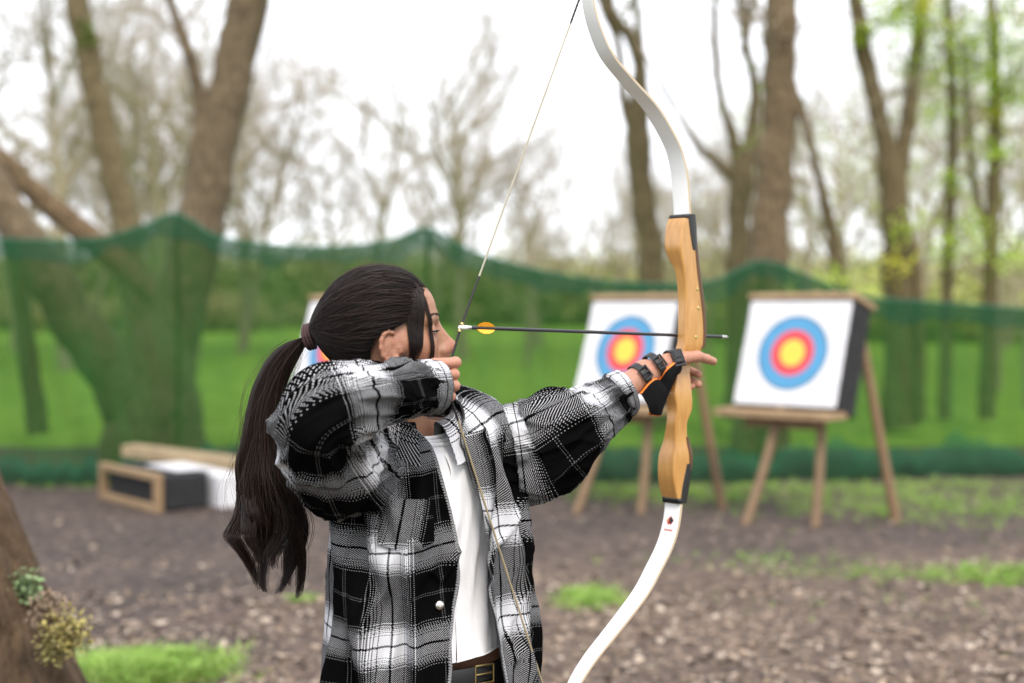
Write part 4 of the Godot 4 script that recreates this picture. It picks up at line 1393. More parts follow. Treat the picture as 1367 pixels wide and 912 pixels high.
func cloth_tube(nodes: Array, nu: int, nv: int, folds: Array, amp: float, u_off: float, v_off: float, squash := 1.0) -> MB:
	var mb := MB.new()
	var p := PackedVector3Array()
	var uv := PackedVector2Array()
	var x := Vector3.UP
	var along := 0.0
	var last := Vector3.ZERO
	for j in nv:
		var t := float(j) / (nv - 1)
		var q := cr(nodes, t)
		var q0 := cr(nodes, maxf(t - 0.02, 0))
		var q1 := cr(nodes, minf(t + 0.02, 1))
		var c := Vector3(q[0], q[1], q[2])
		var tg := Vector3(q1[0] - q0[0], q1[1] - q0[1], q1[2] - q0[2]).normalized()
		if j == 0:
			x = Vector3.UP
		else:
			along += c.distance_to(last)
		last = c
		x = (x - tg * x.dot(tg)).normalized()
		var y := tg.cross(x)
		for i in nu:
			var th := TAU * i / (nu - 1)
			var r := q[3]
			var cx := cos(th)
			var sy := sin(th)
			# wrinkles run mostly around the sleeve, slanting, and die out at the cuff
			var k := amp * (1.0 - smoothstep(0.86, 1.0, t) * 0.8)
			var w := nz.get_noise_3d(cx * 0.9 + 7.0, sy * 0.9 + along * 3.0, along * 13.0 + cx * 1.2)
			var w2 := nz.get_noise_3d(cx * 2.2, sy * 2.2 + 30.0, along * 26.0 + sy * 2.0)
			var w3 := nz.get_noise_3d(cx * 1.1 - 20.0, sy * 1.1 + along * 5.0, along * 7.0 - cx * 2.0)
			# creases: narrow ridges where the noise crosses zero
			var cr1 := pow(maxf(0.0, 1.0 - absf(nz.get_noise_3d(cx * 0.7 + 7.0, sy * 0.7 + along * 2.0, along * 6.5 + cx * 0.9)) * 2.6), 2.0)
			var cr2 := pow(maxf(0.0, 1.0 - absf(w3) * 4.0), 2.0)
			r += k * (0.8 * w3 + 0.62 * cr1 + 0.3 * cr2 - 0.3 + 0.22 * w + 0.05 * w2) + fold(th, along, folds)
			p.append(c + (x * cx + y * sy * squash) * r)
			uv.append(Vector2((th * 0.066 + u_off) / 0.175, (along + v_off) / 0.175))
	mb.grid(p, uv, nu, nv, true)
	# the turned-in end
	var inner := PackedVector3Array()
	var iu := PackedVector2Array()
	var qe := cr(nodes, 1.0)
	var ce := Vector3(qe[0], qe[1], qe[2])
	var q9 := cr(nodes, 0.94)
	var bk := (Vector3(q9[0], q9[1], q9[2]) - ce)
	for j in 4:
		for i in nu:
			var e := p[(nv - 1) * nu + i] - ce
			var f: Array = [[1.0, 0.0], [0.965, -0.06], [0.93, 0.0], [0.92, 1.0]][j]
			inner.append(ce + e * f[0] + bk * f[1])
			iu.append(uv[(nv - 1) * nu + i] + Vector2(0, j * 0.02))
	mb.grid(inner, iu, nu, 4, true)
	return mb

func skin_paint(p: Vector3) -> Color:
	var c := Color(0.345, 0.18, 0.112)
	var l := p - HEAD
	if l.length() < 0.2:
		var f := l.dot(HF) / HS
		var u := l.dot(HU) / HS
		var r := absf(l.dot(HR)) / HS
		if f > 0.078 and u < -0.055 and u > -0.079 and r < 0.022: c = Color(0.36, 0.125, 0.105)   # lips
		if Vector2(f - 0.07, u + 0.025).length() < 0.03 and r > 0.03: c = c.lerp(Color(0.39, 0.18, 0.115), 0.5)
		if f > 0.098 and u < -0.02: c = c.lerp(Color(0.385, 0.165, 0.11), 0.6)   # nose tip
		if r > 0.07 and u < 0.02: c = c.lerp(Color(0.385, 0.16, 0.105), 0.45)   # ears
	c = c * (1.0 + 0.1 * nz.get_noise_3d(p.x * 40.0, p.y * 40.0, p.z * 40.0))
	c.a = 1.0
	return c

func hand_paint(p: Vector3) -> Color:
	var c := Color(0.4, 0.205, 0.135).lerp(Color(0.46, 0.215, 0.15), 0.5 + 0.5 * nz.get_noise_3d(p.x * 30.0, p.y * 30.0, p.z * 30.0))
	return c

func chain(f: Field, pts: Array, r0: float, r1: float) -> void:
	for k in pts.size() - 1:
		var a := lerpf(r0, r1, float(k) / (pts.size() - 1))
		var b := lerpf(r0, r1, float(k + 1) / (pts.size() - 1))
		f.cap(pts[k], pts[k + 1], a, b, 0.0035)

func person() -> void:
	HR = HF.cross(Vector3.UP).normalized()
	HU = HR.cross(HF).normalized()
	var base := Vector3(-0.157, 0.0, -2.78)
	var o := thing("person", "person with long dark ponytail in black and white checked overshirt drawing a bow", "person", base)
	# ---- body: one continuous skin
	var body := MB.new()
	var sh_r := Vector3(-0.325, 1.235, -2.655)
	var sh_l := Vector3(-0.045, 1.256, -2.83)
	var el_r := Vector3(-0.3203, 1.3319, -2.4169)
	var wr_r := Vector3(-0.1648, 1.3679, -2.5327)
	var el_l := Vector3(0.1177, 1.2646, -2.8456)
	var wr_l := bw(0.492, 1.37, 0.0)
	var g := Field.new(Vector3(-0.6, -0.02, -3.05), Vector3(0.3, 1.42, -2.3), 0.013)
	var hipl := base + Vector3(0, 0.86, 0) + TE * 0.075
	var hipr := base + Vector3(0, 0.86, 0) - TE * 0.075
	var footl := base + TE * 0.19 - TF * 0.02
	var footr := base - TE * 0.17 + TF * 0.02
	var bas := Basis(TE, Vector3.UP, TF)
	g.ell(base + Vector3(0, 0.88, 0), bas, Vector3(0.135, 0.1, 0.09), 0.03)
	g.ell(base + Vector3(-0.003, 1.02, 0.0), bas, Vector3(0.108, 0.14, 0.068), 0.03)
	g.ell(base + Vector3(-0.01, 1.16, 0.0), bas, Vector3(0.125, 0.12, 0.078), 0.03)
	g.cap(sh_r, sh_l, 0.034, 0.034, 0.03)
	g.cap(Vector3(-0.2, 1.21, -2.76), hl(-0.015, -0.06, 0), 0.054, 0.05, 0.03)
	g.cap(sh_r, el_r, 0.043, 0.035, 0.02)
	g.cap(el_r, wr_r, 0.036, 0.024, 0.02)
	g.cap(sh_l, el_l, 0.043, 0.035, 0.02)
	g.cap(el_l, wr_l, 0.036, 0.0245, 0.02)
	for q in [[hipl, footl], [hipr, footr]]:
		var knee: Vector3 = q[0].lerp(q[1], 0.5) + TF * 0.015
		g.cap(q[0], knee, 0.075, 0.052, 0.03)
		g.cap(knee, q[1] + Vector3(0, 0.07, 0), 0.05, 0.034, 0.02)
		g.cap(q[1] + Vector3(0, 0.05, 0) - TF * 0.03, q[1] + Vector3(0, 0.035, 0) + TF * 0.15, 0.035, 0.025, 0.02)
	g.mesh_into(body, skin_paint)
	# head
	var h := Field.new(HEAD - Vector3(0.16, 0.17, 0.16), HEAD + Vector3(0.17, 0.16, 0.16), 0.0036)
	var hb := Basis(HF, HU, HR)
	var s := HS
	h.ell(hl(-0.012, 0.03, 0), hb, Vector3(0.093, 0.085, 0.072) * s, 0.02)
	h.ell(hl(0.026, -0.012, 0), hb, Vector3(0.06, 0.083, 0.057) * s, 0.03)
	h.ell(hl(0.032, -0.068, 0), hb, Vector3(0.05, 0.036, 0.043) * s, 0.03)
	h.cap(hl(0.062, -0.098, -0.008), hl(0.062, -0.098, 0.008), 0.019 * s, 0.019 * s, 0.025)
	h.cap(hl(0.046, 0.046, -0.02), hl(0.046, 0.046, 0.02), 0.039 * s, 0.039 * s, 0.03)
	for sd in [-1.0, 1.0]:
		h.cap(hl(0.052, -0.025, sd * 0.038), hl(0.02, -0.015, sd * 0.054), 0.022 * s, 0.018 * s, 0.025)
		h.ell(hl(0.09, 0.002, sd * 0.031), hb, Vector3(0.014, 0.012, 0.02) * s, 0.014, true)
		h.cap(hl(0.083, 0.021, sd * 0.014), hl(0.066, 0.02, sd * 0.05), 0.0085 * s, 0.0075 * s, 0.014)
		h.ell(hl(0.0685, 0.001, sd * 0.031), hb, Vector3(0.0142, 0.0132, 0.0155) * s, 0.004)
		h.cap(hl(0.0805, -0.003, sd * 0.022), hl(0.074, -0.0035, sd * 0.042), 0.0032 * s, 0.003 * s, 0.006)
		h.cap(hl(0.097, -0.039, sd * 0.0105), hl(0.092, -0.04, sd * 0.013), 0.0078 * s, 0.0075 * s, 0.008)
		# ear: helix, lobe and bowl
		var er := []
		for k in 9:
			var an := -2.35 + k * 0.53
			er.append(hl(-0.006 - 0.0155 * cos(an) * 1.0 + 0.004 * sin(an), -0.016 + 0.0265 * sin(an + 0.25), sd * (0.0755 + 0.004 * cos(an) + 0.003)))
		h.ell(hl(-0.004, -0.016, sd * 0.071), Basis(HF, HU, HR) * Basis(Vector3(0, 1, 0), sd * 0.45), Vector3(0.015, 0.027, 0.007) * s, 0.006)
		for k in 8: h.cap(er[k], er[k + 1], 0.0042 * s, 0.004 * s, 0.003)
		h.cap(hl(0.001, -0.043, sd * 0.074), hl(0.003, -0.037, sd * 0.073), 0.006 * s, 0.005 * s, 0.005)
		h.cap(hl(0.01, -0.02, sd * 0.071), hl(0.011, -0.027, sd * 0.071), 0.0045 * s, 0.004 * s, 0.004)
		h.ell(hl(0.0005, -0.02, sd * 0.083), hb, Vector3(0.0065, 0.012, 0.008) * s, 0.003, true)
	h.cap(hl(0.083, 0.012, 0), hl(0.108, -0.032, 0), 0.0078 * s, 0.0096 * s, 0.014)
	h.cap(hl(0.08, 0.0, 0), hl(0.092, -0.034, 0), 0.013 * s, 0.0135 * s, 0.01)
	h.cap(hl(0.108, -0.034, 0), hl(0.108, -0.036, 0), 0.0108 * s, 0.0105 * s, 0.006)
	h.cap(hl(0.09, -0.05, 0), hl(0.082, -0.06, 0), 0.013 * s, 0.016 * s, 0.012)
	h.cap(hl(0.091, -0.062, -0.014), hl(0.091, -0.062, 0.014), 0.0065 * s, 0.0065 * s, 0.006)
	h.cap(hl(0.087, -0.073, -0.012), hl(0.087, -0.073, 0.012), 0.0075 * s, 0.0075 * s, 0.006)
	h.cap(hl(-0.018, -0.05, 0), Vector3(-0.205, 1.25, -2.745), 0.051, 0.052, 0.03)
	h.mesh_into(body, skin_paint)
	head = h
	# drawing hand: four fingers hooked round the string, the thumb folded on the far side
	var d := Field.new(Vector3(-0.1822, 1.3290, -2.4969) - Vector3(0.03, 0.03, 0.14), Vector3(-0.0809, 1.4342, -2.4992) + Vector3(0.03, 0.03, 0.05), 0.0022)
	var rows := [[484, 581, 613, 2.548, 0.0098], [500, 584, 611, 2.55, 0.0096], [515, 583, 612, 2.553, 0.0092], [529, 579, 606, 2.557, 0.0082]]
	for k in 4:
		var q: Array = rows[k]
		var y: float = q[0]
		var mcp: Vector3 = [Vector3(-0.1387, 1.4049, -2.5445), Vector3(-0.1347, 1.3847, -2.5451), Vector3(-0.1376, 1.3658, -2.5477), Vector3(-0.1431, 1.3482, -2.5503)][k]
		var pip: Vector3 = [Vector3(-0.1020, 1.4068, -2.5656), Vector3(-0.1046, 1.3853, -2.5631), Vector3(-0.1033, 1.3650, -2.5637), Vector3(-0.1101, 1.3460, -2.5643)][k]
		var dip: Vector3 = [Vector3(-0.1032, 1.4043, -2.5955), Vector3(-0.1059, 1.3825, -2.5951), Vector3(-0.1059, 1.3634, -2.5937), Vector3(-0.1126, 1.3458, -2.5903)][k]
		var tip: Vector3 = [Vector3(-0.1295, 1.4027, -2.6025), Vector3(-0.1309, 1.3822, -2.6021), Vector3(-0.1308, 1.3644, -2.6007), Vector3(-0.1334, 1.3481, -2.5973)][k]
		var rr: float = q[4]
		d.cap(wr_r, mcp, 0.021 if k < 3 else 0.018, rr * 1.12, 0.012)
		d.cap(mcp, pip, rr * 1.02, rr, 0.0025)
		d.cap(pip, pip, rr * 1.06, rr * 1.06, 0.004)
		d.cap(pip, dip, rr * 0.95, rr * 0.85, 0.002)
		d.cap(dip, tip, rr * 0.86, rr * 0.76, 0.002)
	d.cap(Vector3(-0.1589, 1.3783, -2.5680), Vector3(-0.1416, 1.3837, -2.5981), 0.013, 0.0115, 0.006)
	d.cap(Vector3(-0.1416, 1.3837, -2.5981), Vector3(-0.1261, 1.3664, -2.6157), 0.0115, 0.0105, 0.003)
	d.cap(Vector3(-0.1261, 1.3664, -2.6157), Vector3(-0.1194, 1.3482, -2.6193), 0.0105, 0.009, 0.003)
	d.cap(Vector3(-0.1903, 1.3674, -2.5177), wr_r, 0.024, 0.023, 0.008)
	d.mesh_into(body, hand_paint)
	# bow hand: fingers come round from the far side, the thumb lies along the near side
	var e := Field.new(bw(0.6, 1.28, -0.02) - Vector3(0.16, 0.0, 0.12), bw(0.6, 1.45, 0.02) + Vector3(0.13, 0.0, 0.16), 0.0024)
	e.cap(el_l.lerp(wr_l, 0.6), wr_l, 0.0285, 0.0248, 0.01)
	e.cap(wr_l, bw(0.555, 1.392, 0.012), 0.0245, 0.02, 0.012)
	e.cap(wr_l, bw(0.55, 1.362, -0.012), 0.0235, 0.02, 0.012)
	e.cap(bw(0.53, 1.385, 0.012), bw(0.585, 1.402, 0.03), 0.019, 0.0135, 0.01)
	chain(e, [bw(0.585, 1.402, 0.03), bw(0.615, 1.4045, 0.037), bw(0.618, 1.4045, 0.037), bw(0.648, 1.398, 0.0365), bw(0.672, 1.3925, 0.033)], 0.013, 0.0086)
	var kn := [[1.395, 0.592], [1.374, 0.592], [1.353, 0.585], [1.334, 0.575]]
	for k in 4:
		var hh: float = kn[k][0]
		var ss: float = kn[k][1]
		var fr: float = [0.0098, 0.0098, 0.0092, 0.0082][k]
		var m := bw(ss - 0.01, hh, -0.026)
		e.cap(wr_l, m, 0.02, fr * 1.15, 0.012)
		chain(e, [m, bw(ss + 0.028, hh - 0.01, -0.03), bw(ss + 0.056, hh - 0.022, -0.014), bw(ss + 0.0565, hh - 0.03, 0.012)] if k < 2 else [m, bw(ss + 0.024, hh - 0.006, -0.028), bw(ss + 0.05, hh - 0.012, -0.014), bw(ss + 0.05, hh - 0.014, 0.004)], fr, fr * 0.84)
	e.mesh_into(body, hand_paint)
	part(o, "body", body, M.skin)
	eyes(o)
	hair(o)
	clothes(o)

func eyes(o: Node3D) -> void:
	var r := RandomNumberGenerator.new()
	r.seed = 15
	for sd in [-1.0, 1.0]:
		var b := MB.new()
		b.col = Color(0.016, 0.011, 0.009)
		for k in 150:
			# brow hairs sweep outwards
			var t := r.randf()
			var out: Vector3 = (HF * lerpf(1.0, 0.55, t) + HR * sd * lerpf(0.2, 0.9, t)).normalized()
			var a := head.land(hl(lerpf(0.085, 0.066, t), 0.0225 + 0.004 * sin(t * 2.4) + r.randf_range(-0.0026, 0.0026) * (1.0 - 0.7 * t), sd * lerpf(0.012, 0.05, t)), out, 0.0003)
			var e: Vector3 = a + HR * sd * 0.0045 - HF * 0.0022 + HU * r.randf_range(-0.001, 0.0025)
			e = head.land(e, out, 0.0008)
			b.tube(PackedVector3Array([a, (a + e) * 0.5 + out * 0.0006, e]), PackedFloat32Array([0.00035, 0.0004, 0.0001]), 3, false)
		part(o, "eyebrow", b, M.hair)
		# eye: a narrowed opening between the lids
		var eb := MB.new()
		var wp := PackedVector3Array()
		var wr := PackedFloat32Array()
		var l := MB.new()
		l.col = Color(0.01, 0.008, 0.008)
		for k in 17:
			var t := k / 16.0
			var out: Vector3 = (HF + HR * sd * lerpf(-0.1, 0.9, t)).normalized()
			wp.append(head.land(hl(0.07, -0.0035 - 0.0012 * sin(t * PI), sd * lerpf(0.019, 0.044, t)), out, 0.0))
			wr.append(0.0002 + 0.0021 * sin(t * PI))
		eb.tube(wp, wr, 6, false)
		var eye := part(o, "eye", eb, M.eye_white)
		var ib := MB.new()
		ib.tube(PackedVector3Array([wp[7] + HF * 0.0006 - HR * sd * 0.002, wp[8] + HF * 0.0011, wp[9] + HF * 0.0006 + HR * sd * 0.002]), PackedFloat32Array([0.0012, 0.0023, 0.0012]), 8, true)
		part(eye, "iris", ib, M.dark_hair)
		var lid := PackedVector3Array()
		var lr := PackedFloat32Array()
		for k in 17:
			lid.append(wp[k] + HU * 0.0022 + HF * 0.0008)
			lr.append(0.0006 + 0.0004 * k / 16.0)
		l.tube(lid, lr, 5, false)
		for k in 46:
			var t := k / 45.0
			var q := lid[int(t * 16)].lerp(lid[mini(int(t * 16) + 1, 16)], t * 16 - int(t * 16))
			var e: Vector3 = q + HF * lerpf(0.0065, 0.005, t) + HR * sd * lerpf(0.0, 0.0055, t) + HU * -0.0012
			l.tube(PackedVector3Array([q, q.lerp(e, 0.55) - HU * 0.0012, e]), PackedFloat32Array([0.0005, 0.00035, 0.0001]), 3, false)
		part(o, "eyelashes", l, M.hair)

func hair_dir(th: float, ps: float, lift: float) -> Vector3:
	# th from the tie at the back, ps round it: 0 up, 90 degrees on the near side
	var ct := -cos(th)
	var st := sin(th)
	var e := Vector3(-0.01 + (0.108 + lift) * ct, 0.026 + (0.098 + lift) * st * cos(ps), (0.0845 + lift) * st * sin(ps))
	var tie := Vector3(-0.131, 0.035, 0.0)
	var k := 1.0 - smoothstep(0.1, 0.85, th)
	var q := e.lerp(tie + Vector3(0, st * cos(ps), st * sin(ps)) * 0.03, k * 0.85)
	return hl(q.x, q.y, q.z)

func hairline(ps: float) -> float:
	var a := absf(wrapf(ps, -PI, PI)) * 180.0 / PI
	return deg_to_rad(lerp_rows([[0, 140], [20, 148], [40, 156], [55, 154], [65, 146], [75, 133], [85, 119], [93, 111], [99, 96], [105, 80], [115, 74], [125, 72], [140, 70], [155, 62], [181, 55]], a)[1])

func hair(o: Node3D) -> void:
	var r := RandomNumberGenerator.new()
	r.seed = 88
	# under-mass
	var b := MB.new()
	var p := PackedVector3Array()
	var uv := PackedVector2Array()
	for j in 50:
		for i in 97:
			var ps := TAU * i / 96.0
			var hl_ := hairline(ps)
			var t := float(j) / 49.0
			p.append(hair_dir(hl_ * (1.0 - t) + 0.02, ps, -0.007 * (1.0 - t) - 0.0035 + 0.0025 * nz.get_noise_2d(ps * 8.0, t)))
			uv.append(Vector2(i, j))
	b.grid(p, uv, 97, 50, true, true)
	var cap := part(o, "hair", b, M.dark_hair)
	# strands combed back to the tie
	var s := MB.new()
	for k in 3200:
		var ps := r.randf() * TAU
		if r.randf() < 0.35: ps = r.randf_range(-0.3, 2.1)
		var th0 := hairline(ps) * (1.0 + r.randfn() * 0.012) if r.randf() < 0.5 else hairline(ps) * sqrt(r.randf())
		var path := PackedVector3Array()
		var rad := PackedFloat32Array()
		var lift := r.randf_range(-0.0035, 0.0012)
		var wob := r.randfn() * 0.05
		var n := 15
		for j in n:
			var t := j / (n - 1.0)
			var th := th0 * (1.0 - t) + 0.03
			var start := -0.0065 * (1.0 - smoothstep(0.0, 0.12, t)) if th0 > hairline(ps) * 0.9 else -0.004 * (1.0 - smoothstep(0, 0.15, t))
			path.append(hair_dir(th, ps + wob * sin(t * 3.0) + 0.012 * sin(t * 9.0 + k), lift + start + 0.0012 * sin(t * 7.0 + k * 1.7)))
			rad.append(0.0006 * (0.5 + 0.5 * smoothstep(0, 0.15, t)))
		var tone := r.randf_range(0.7, 1.3)
		s.col = Color(0.016, 0.011, 0.0105) * tone
		s.col.a = 1.0
		s.tube(path, rad, 3, false)
	part(cap, "strands", s, M.hair)
	# fine hairs that stand off
	var fl := MB.new()
	for k in 90:
		var ps := r.randf_range(-1.2, 1.7)
		var th0 := hairline(ps) * r.randf_range(0.45, 1.0)
		var path := PackedVector3Array()
		var rad := PackedFloat32Array()
		var hgt := r.randf_range(0.002, 0.008)
		for j in 8:
			var t := j / 7.0
			path.append(hair_dir(th0 * (1.0 - t * 0.45), ps + 0.1 * sin(t * 3.0 + k), 0.001 + hgt * sin(t * 2.6)))
			rad.append(0.00022)
		fl.col = Color(0.05, 0.035, 0.03)
		fl.tube(path, rad, 3, false)
	part(cap, "stray_hairs", fl, M.hair)
	# loose locks in front of the cheek
	var lk := MB.new()
	for k in 64:
		var q := r.randfn()
		var lock := 0 if k < 34 else 1
		var path := PackedVector3Array()
		var rad := PackedFloat32Array()
		var stop := r.randf_range(0.75, 1.0)
		for j in 16:
			var t := j / 15.0 * stop
			var e := hl(lerpf(0.052, 0.049, t) + 0.016 * sin(t * PI * 0.9) + q * 0.0016 * (1.0 - 0.4 * t) + lock * (0.009 * t - 0.002), lerpf(0.1, -0.075, t), 0.036 + 0.016 * sin(t * PI * 0.8))
			path.append(head.land(e, (HR + HF * 0.35).normalized(), 0.0022 + 0.0006 * (k % 3) + 0.002 * (1.0 - absf(2.0 * t - 1.0))))
			rad.append(0.0006 * (1.0 - 0.5 * t))
		lk.col = Color(0.02, 0.014, 0.0125) * r.randf_range(0.7, 1.3)
		lk.tube(path, rad, 3, false)
	part(cap, "loose_lock", lk, M.hair)
	# hair swept past the temple, hanging in front of the ear
	var sbn := MB.new()
	for k in 420:
		var q := r.randf_range(-1, 1)
		var path := PackedVector3Array()
		var rad := PackedFloat32Array()
		var stop := r.randf_range(0.45, 1.0) * (1.0 - 0.25 * absf(q))
		for j in 13:
			var t := j / 12.0 * stop
			var e := hl(lerpf(0.05 + q * 0.02, 0.026 + q * 0.011, t), lerpf(0.075, -0.068, t), 0.05)
			path.append(head.land(e, (HR + HF * 0.2).normalized(), 0.0016 + 0.0025 * r.randf() * (1.0 - t) + 0.003 * sin(t * PI)))
			rad.append(0.0006 * (1.0 - 0.6 * t / stop))
		sbn.col = Color(0.016, 0.011, 0.0105) * r.randf_range(0.7, 1.3)
		sbn.tube(path, rad, 3, false)
	part(cap, "side_hair", sbn, M.hair)
	# ponytail
	var line := [[-0.3700, 1.4526, -2.6476, 0.017], [-0.3926, 1.4484, -2.6495, 0.022], [-0.4185, 1.4232, -2.6540, 0.028], [-0.4481, 1.3738, -2.6629, 0.03], [-0.4667, 1.3100, -2.6715, 0.032], [-0.4769, 1.2386, -2.6800, 0.036], [-0.4792, 1.1744, -2.6836, 0.047], [-0.4707, 1.1107, -2.6822, 0.053], [-0.4707, 1.0471, -2.6809, 0.043], [-0.4637, 0.9664, -2.6791, 0.036]]
	var core := MB.new()
	var cp := PackedVector3Array()
	var cu := PackedVector2Array()
	for j in 60:
		var q := cr(line, j / 59.0 * 0.66)
		for i in 33:
			var th := TAU * i / 32.0
			var rr := q[3] * (0.8 + 0.16 * nz.get_noise_2d(th * 2.0, j * 0.02)) * (1.0 if j < 52 else (59 - j) / 8.0 + 0.02)
			cp.append(Vector3(q[0] + rr * cos(th), q[1], q[2] - rr * 0.75 * sin(th)) + Vector3(0, 0.4 * rr * cos(th) * (1.0 - smoothstep(0, 20, j)), 0))
			cu.append(Vector2(i, j))
	core.grid(cp, cu, 33, 60, true, true)
	var pt := part(o, "ponytail", core, M.dark_hair)
	var ps := MB.new()
	var clumps := []
	for k in 14:
		var an := TAU * k / 14.0 + r.randf() * 0.4
		clumps.append([an, r.randf_range(0.35, 0.95), r.randf() * TAU, r.randf_range(0.009, 0.022), r.randf_range(0.8, 1.0), r.randf_range(-0.026, 0.036), r.randf_range(6.0, 10.0)])
	for k in 2300:
		var cl: Array = clumps[r.randi() % 14]
		var an: float = cl[0] + r.randfn() * 0.5
		var rho := sqrt(r.randf_range(0.2, 1.0))
		var stop: float = cl[4] * r.randf_range(0.93, 1.0)
		var path := PackedVector3Array()
		var rad := PackedFloat32Array()
		var wph := r.randf() * 0.5
		var lx := r.randfn()
		var lz := r.randfn()
		for j in 44:
			var t := j / 43.0 * stop
			var q := cr(line, t)
			var tp := smoothstep(0.5, 0.92, t)
			var a := Vector2(cos(an), sin(an)) * q[3] * rho
			# towards the ends the hair gathers into curling locks
			var loc: Vector2 = Vector2(cos(cl[0]), sin(cl[0])) * q[3] * cl[1] + Vector2(lx, lz) * lerpf(0.0095, 0.0035, smoothstep(0.75, 1.0, t))
			a = a.lerp(loc, tp)
			var wv := smoothstep(0.2, 0.7, t) * 0.0045 * sin(t * 15.0 + cl[2] + wph)
			var cu2: float = tp * cl[3]
			path.append(Vector3(q[0] + a.x + wv + cu2 * sin(t * cl[6] * 2.2 + cl[2]) + tp * cl[5], q[1] + 0.4 * a.x * (1.0 - smoothstep(0, 0.3, t)) + cu2 * 0.9 * cos(t * cl[6] * 2.2 + cl[2]), q[2] - a.y * 0.78 + wv * 0.5 + cu2 * cos(t * cl[6] * 2.2 + cl[2] + 0.8)))
			rad.append(0.00075 * (1.0 - 0.6 * smoothstep(0.8, 1.0, t / stop)))
		ps.col = Color(0.017, 0.0112, 0.0105) * r.randf_range(0.65, 1.35)
		ps.col = ps.col.lerp(Color(0.05, 0.024, 0.018), r.randf() * 0.35 * smoothstep(0.3, 1.0, r.randf()))
		ps.tube(path, rad, 3, false)
	part(pt, "strands", ps, M.hair)
	var sf := MB.new()
	for k in 130:
		var an := r.randf() * TAU
		var path := PackedVector3Array()
		var rad := PackedFloat32Array()
		var t0 := r.randf_range(0.1, 0.6)
		var ho := r.randf_range(1.1, 1.7)
		for j in 14:
			var t := t0 + j / 13.0 * 0.35
			var q := cr(line, t)
			var rr := q[3] * lerpf(0.9, ho, sin(j / 13.0 * PI))
			path.append(Vector3(q[0] + rr * cos(an) + 0.004 * sin(j * 0.5 + k), q[1], q[2] - rr * sin(an)))
			rad.append(0.00022)
		sf.col = Color(0.06, 0.04, 0.032)
		sf.tube(path, rad, 3, false)
	part(pt, "stray_hairs", sf, M.hair)
	# elastic tie
	var tb := MB.new()
	var a := cr(line, 0.03)
	var c := cr(line, 0.12)
	var ax := Vector3(c[0] - a[0], c[1] - a[1], c[2] - a[2]).normalized()
	var x := Vector3.UP.cross(ax).normalized()
	var y := ax.cross(x)
	for ring in 3:
		var path := PackedVector3Array()
		var rad := PackedFloat32Array()
		for j in 25:
			var th := TAU * j / 24.0
			path.append(Vector3(a[0], a[1], a[2]) + ax * (ring * 0.0055 - 0.003 + 0.0015 * sin(th * 2 + ring)) + (x * cos(th) + y * sin(th)) * 0.0225)
			rad.append(0.0033)
		tb.tube(path, rad, 8, false)
	part(o, "hair_tie", tb, M.hair_tie)

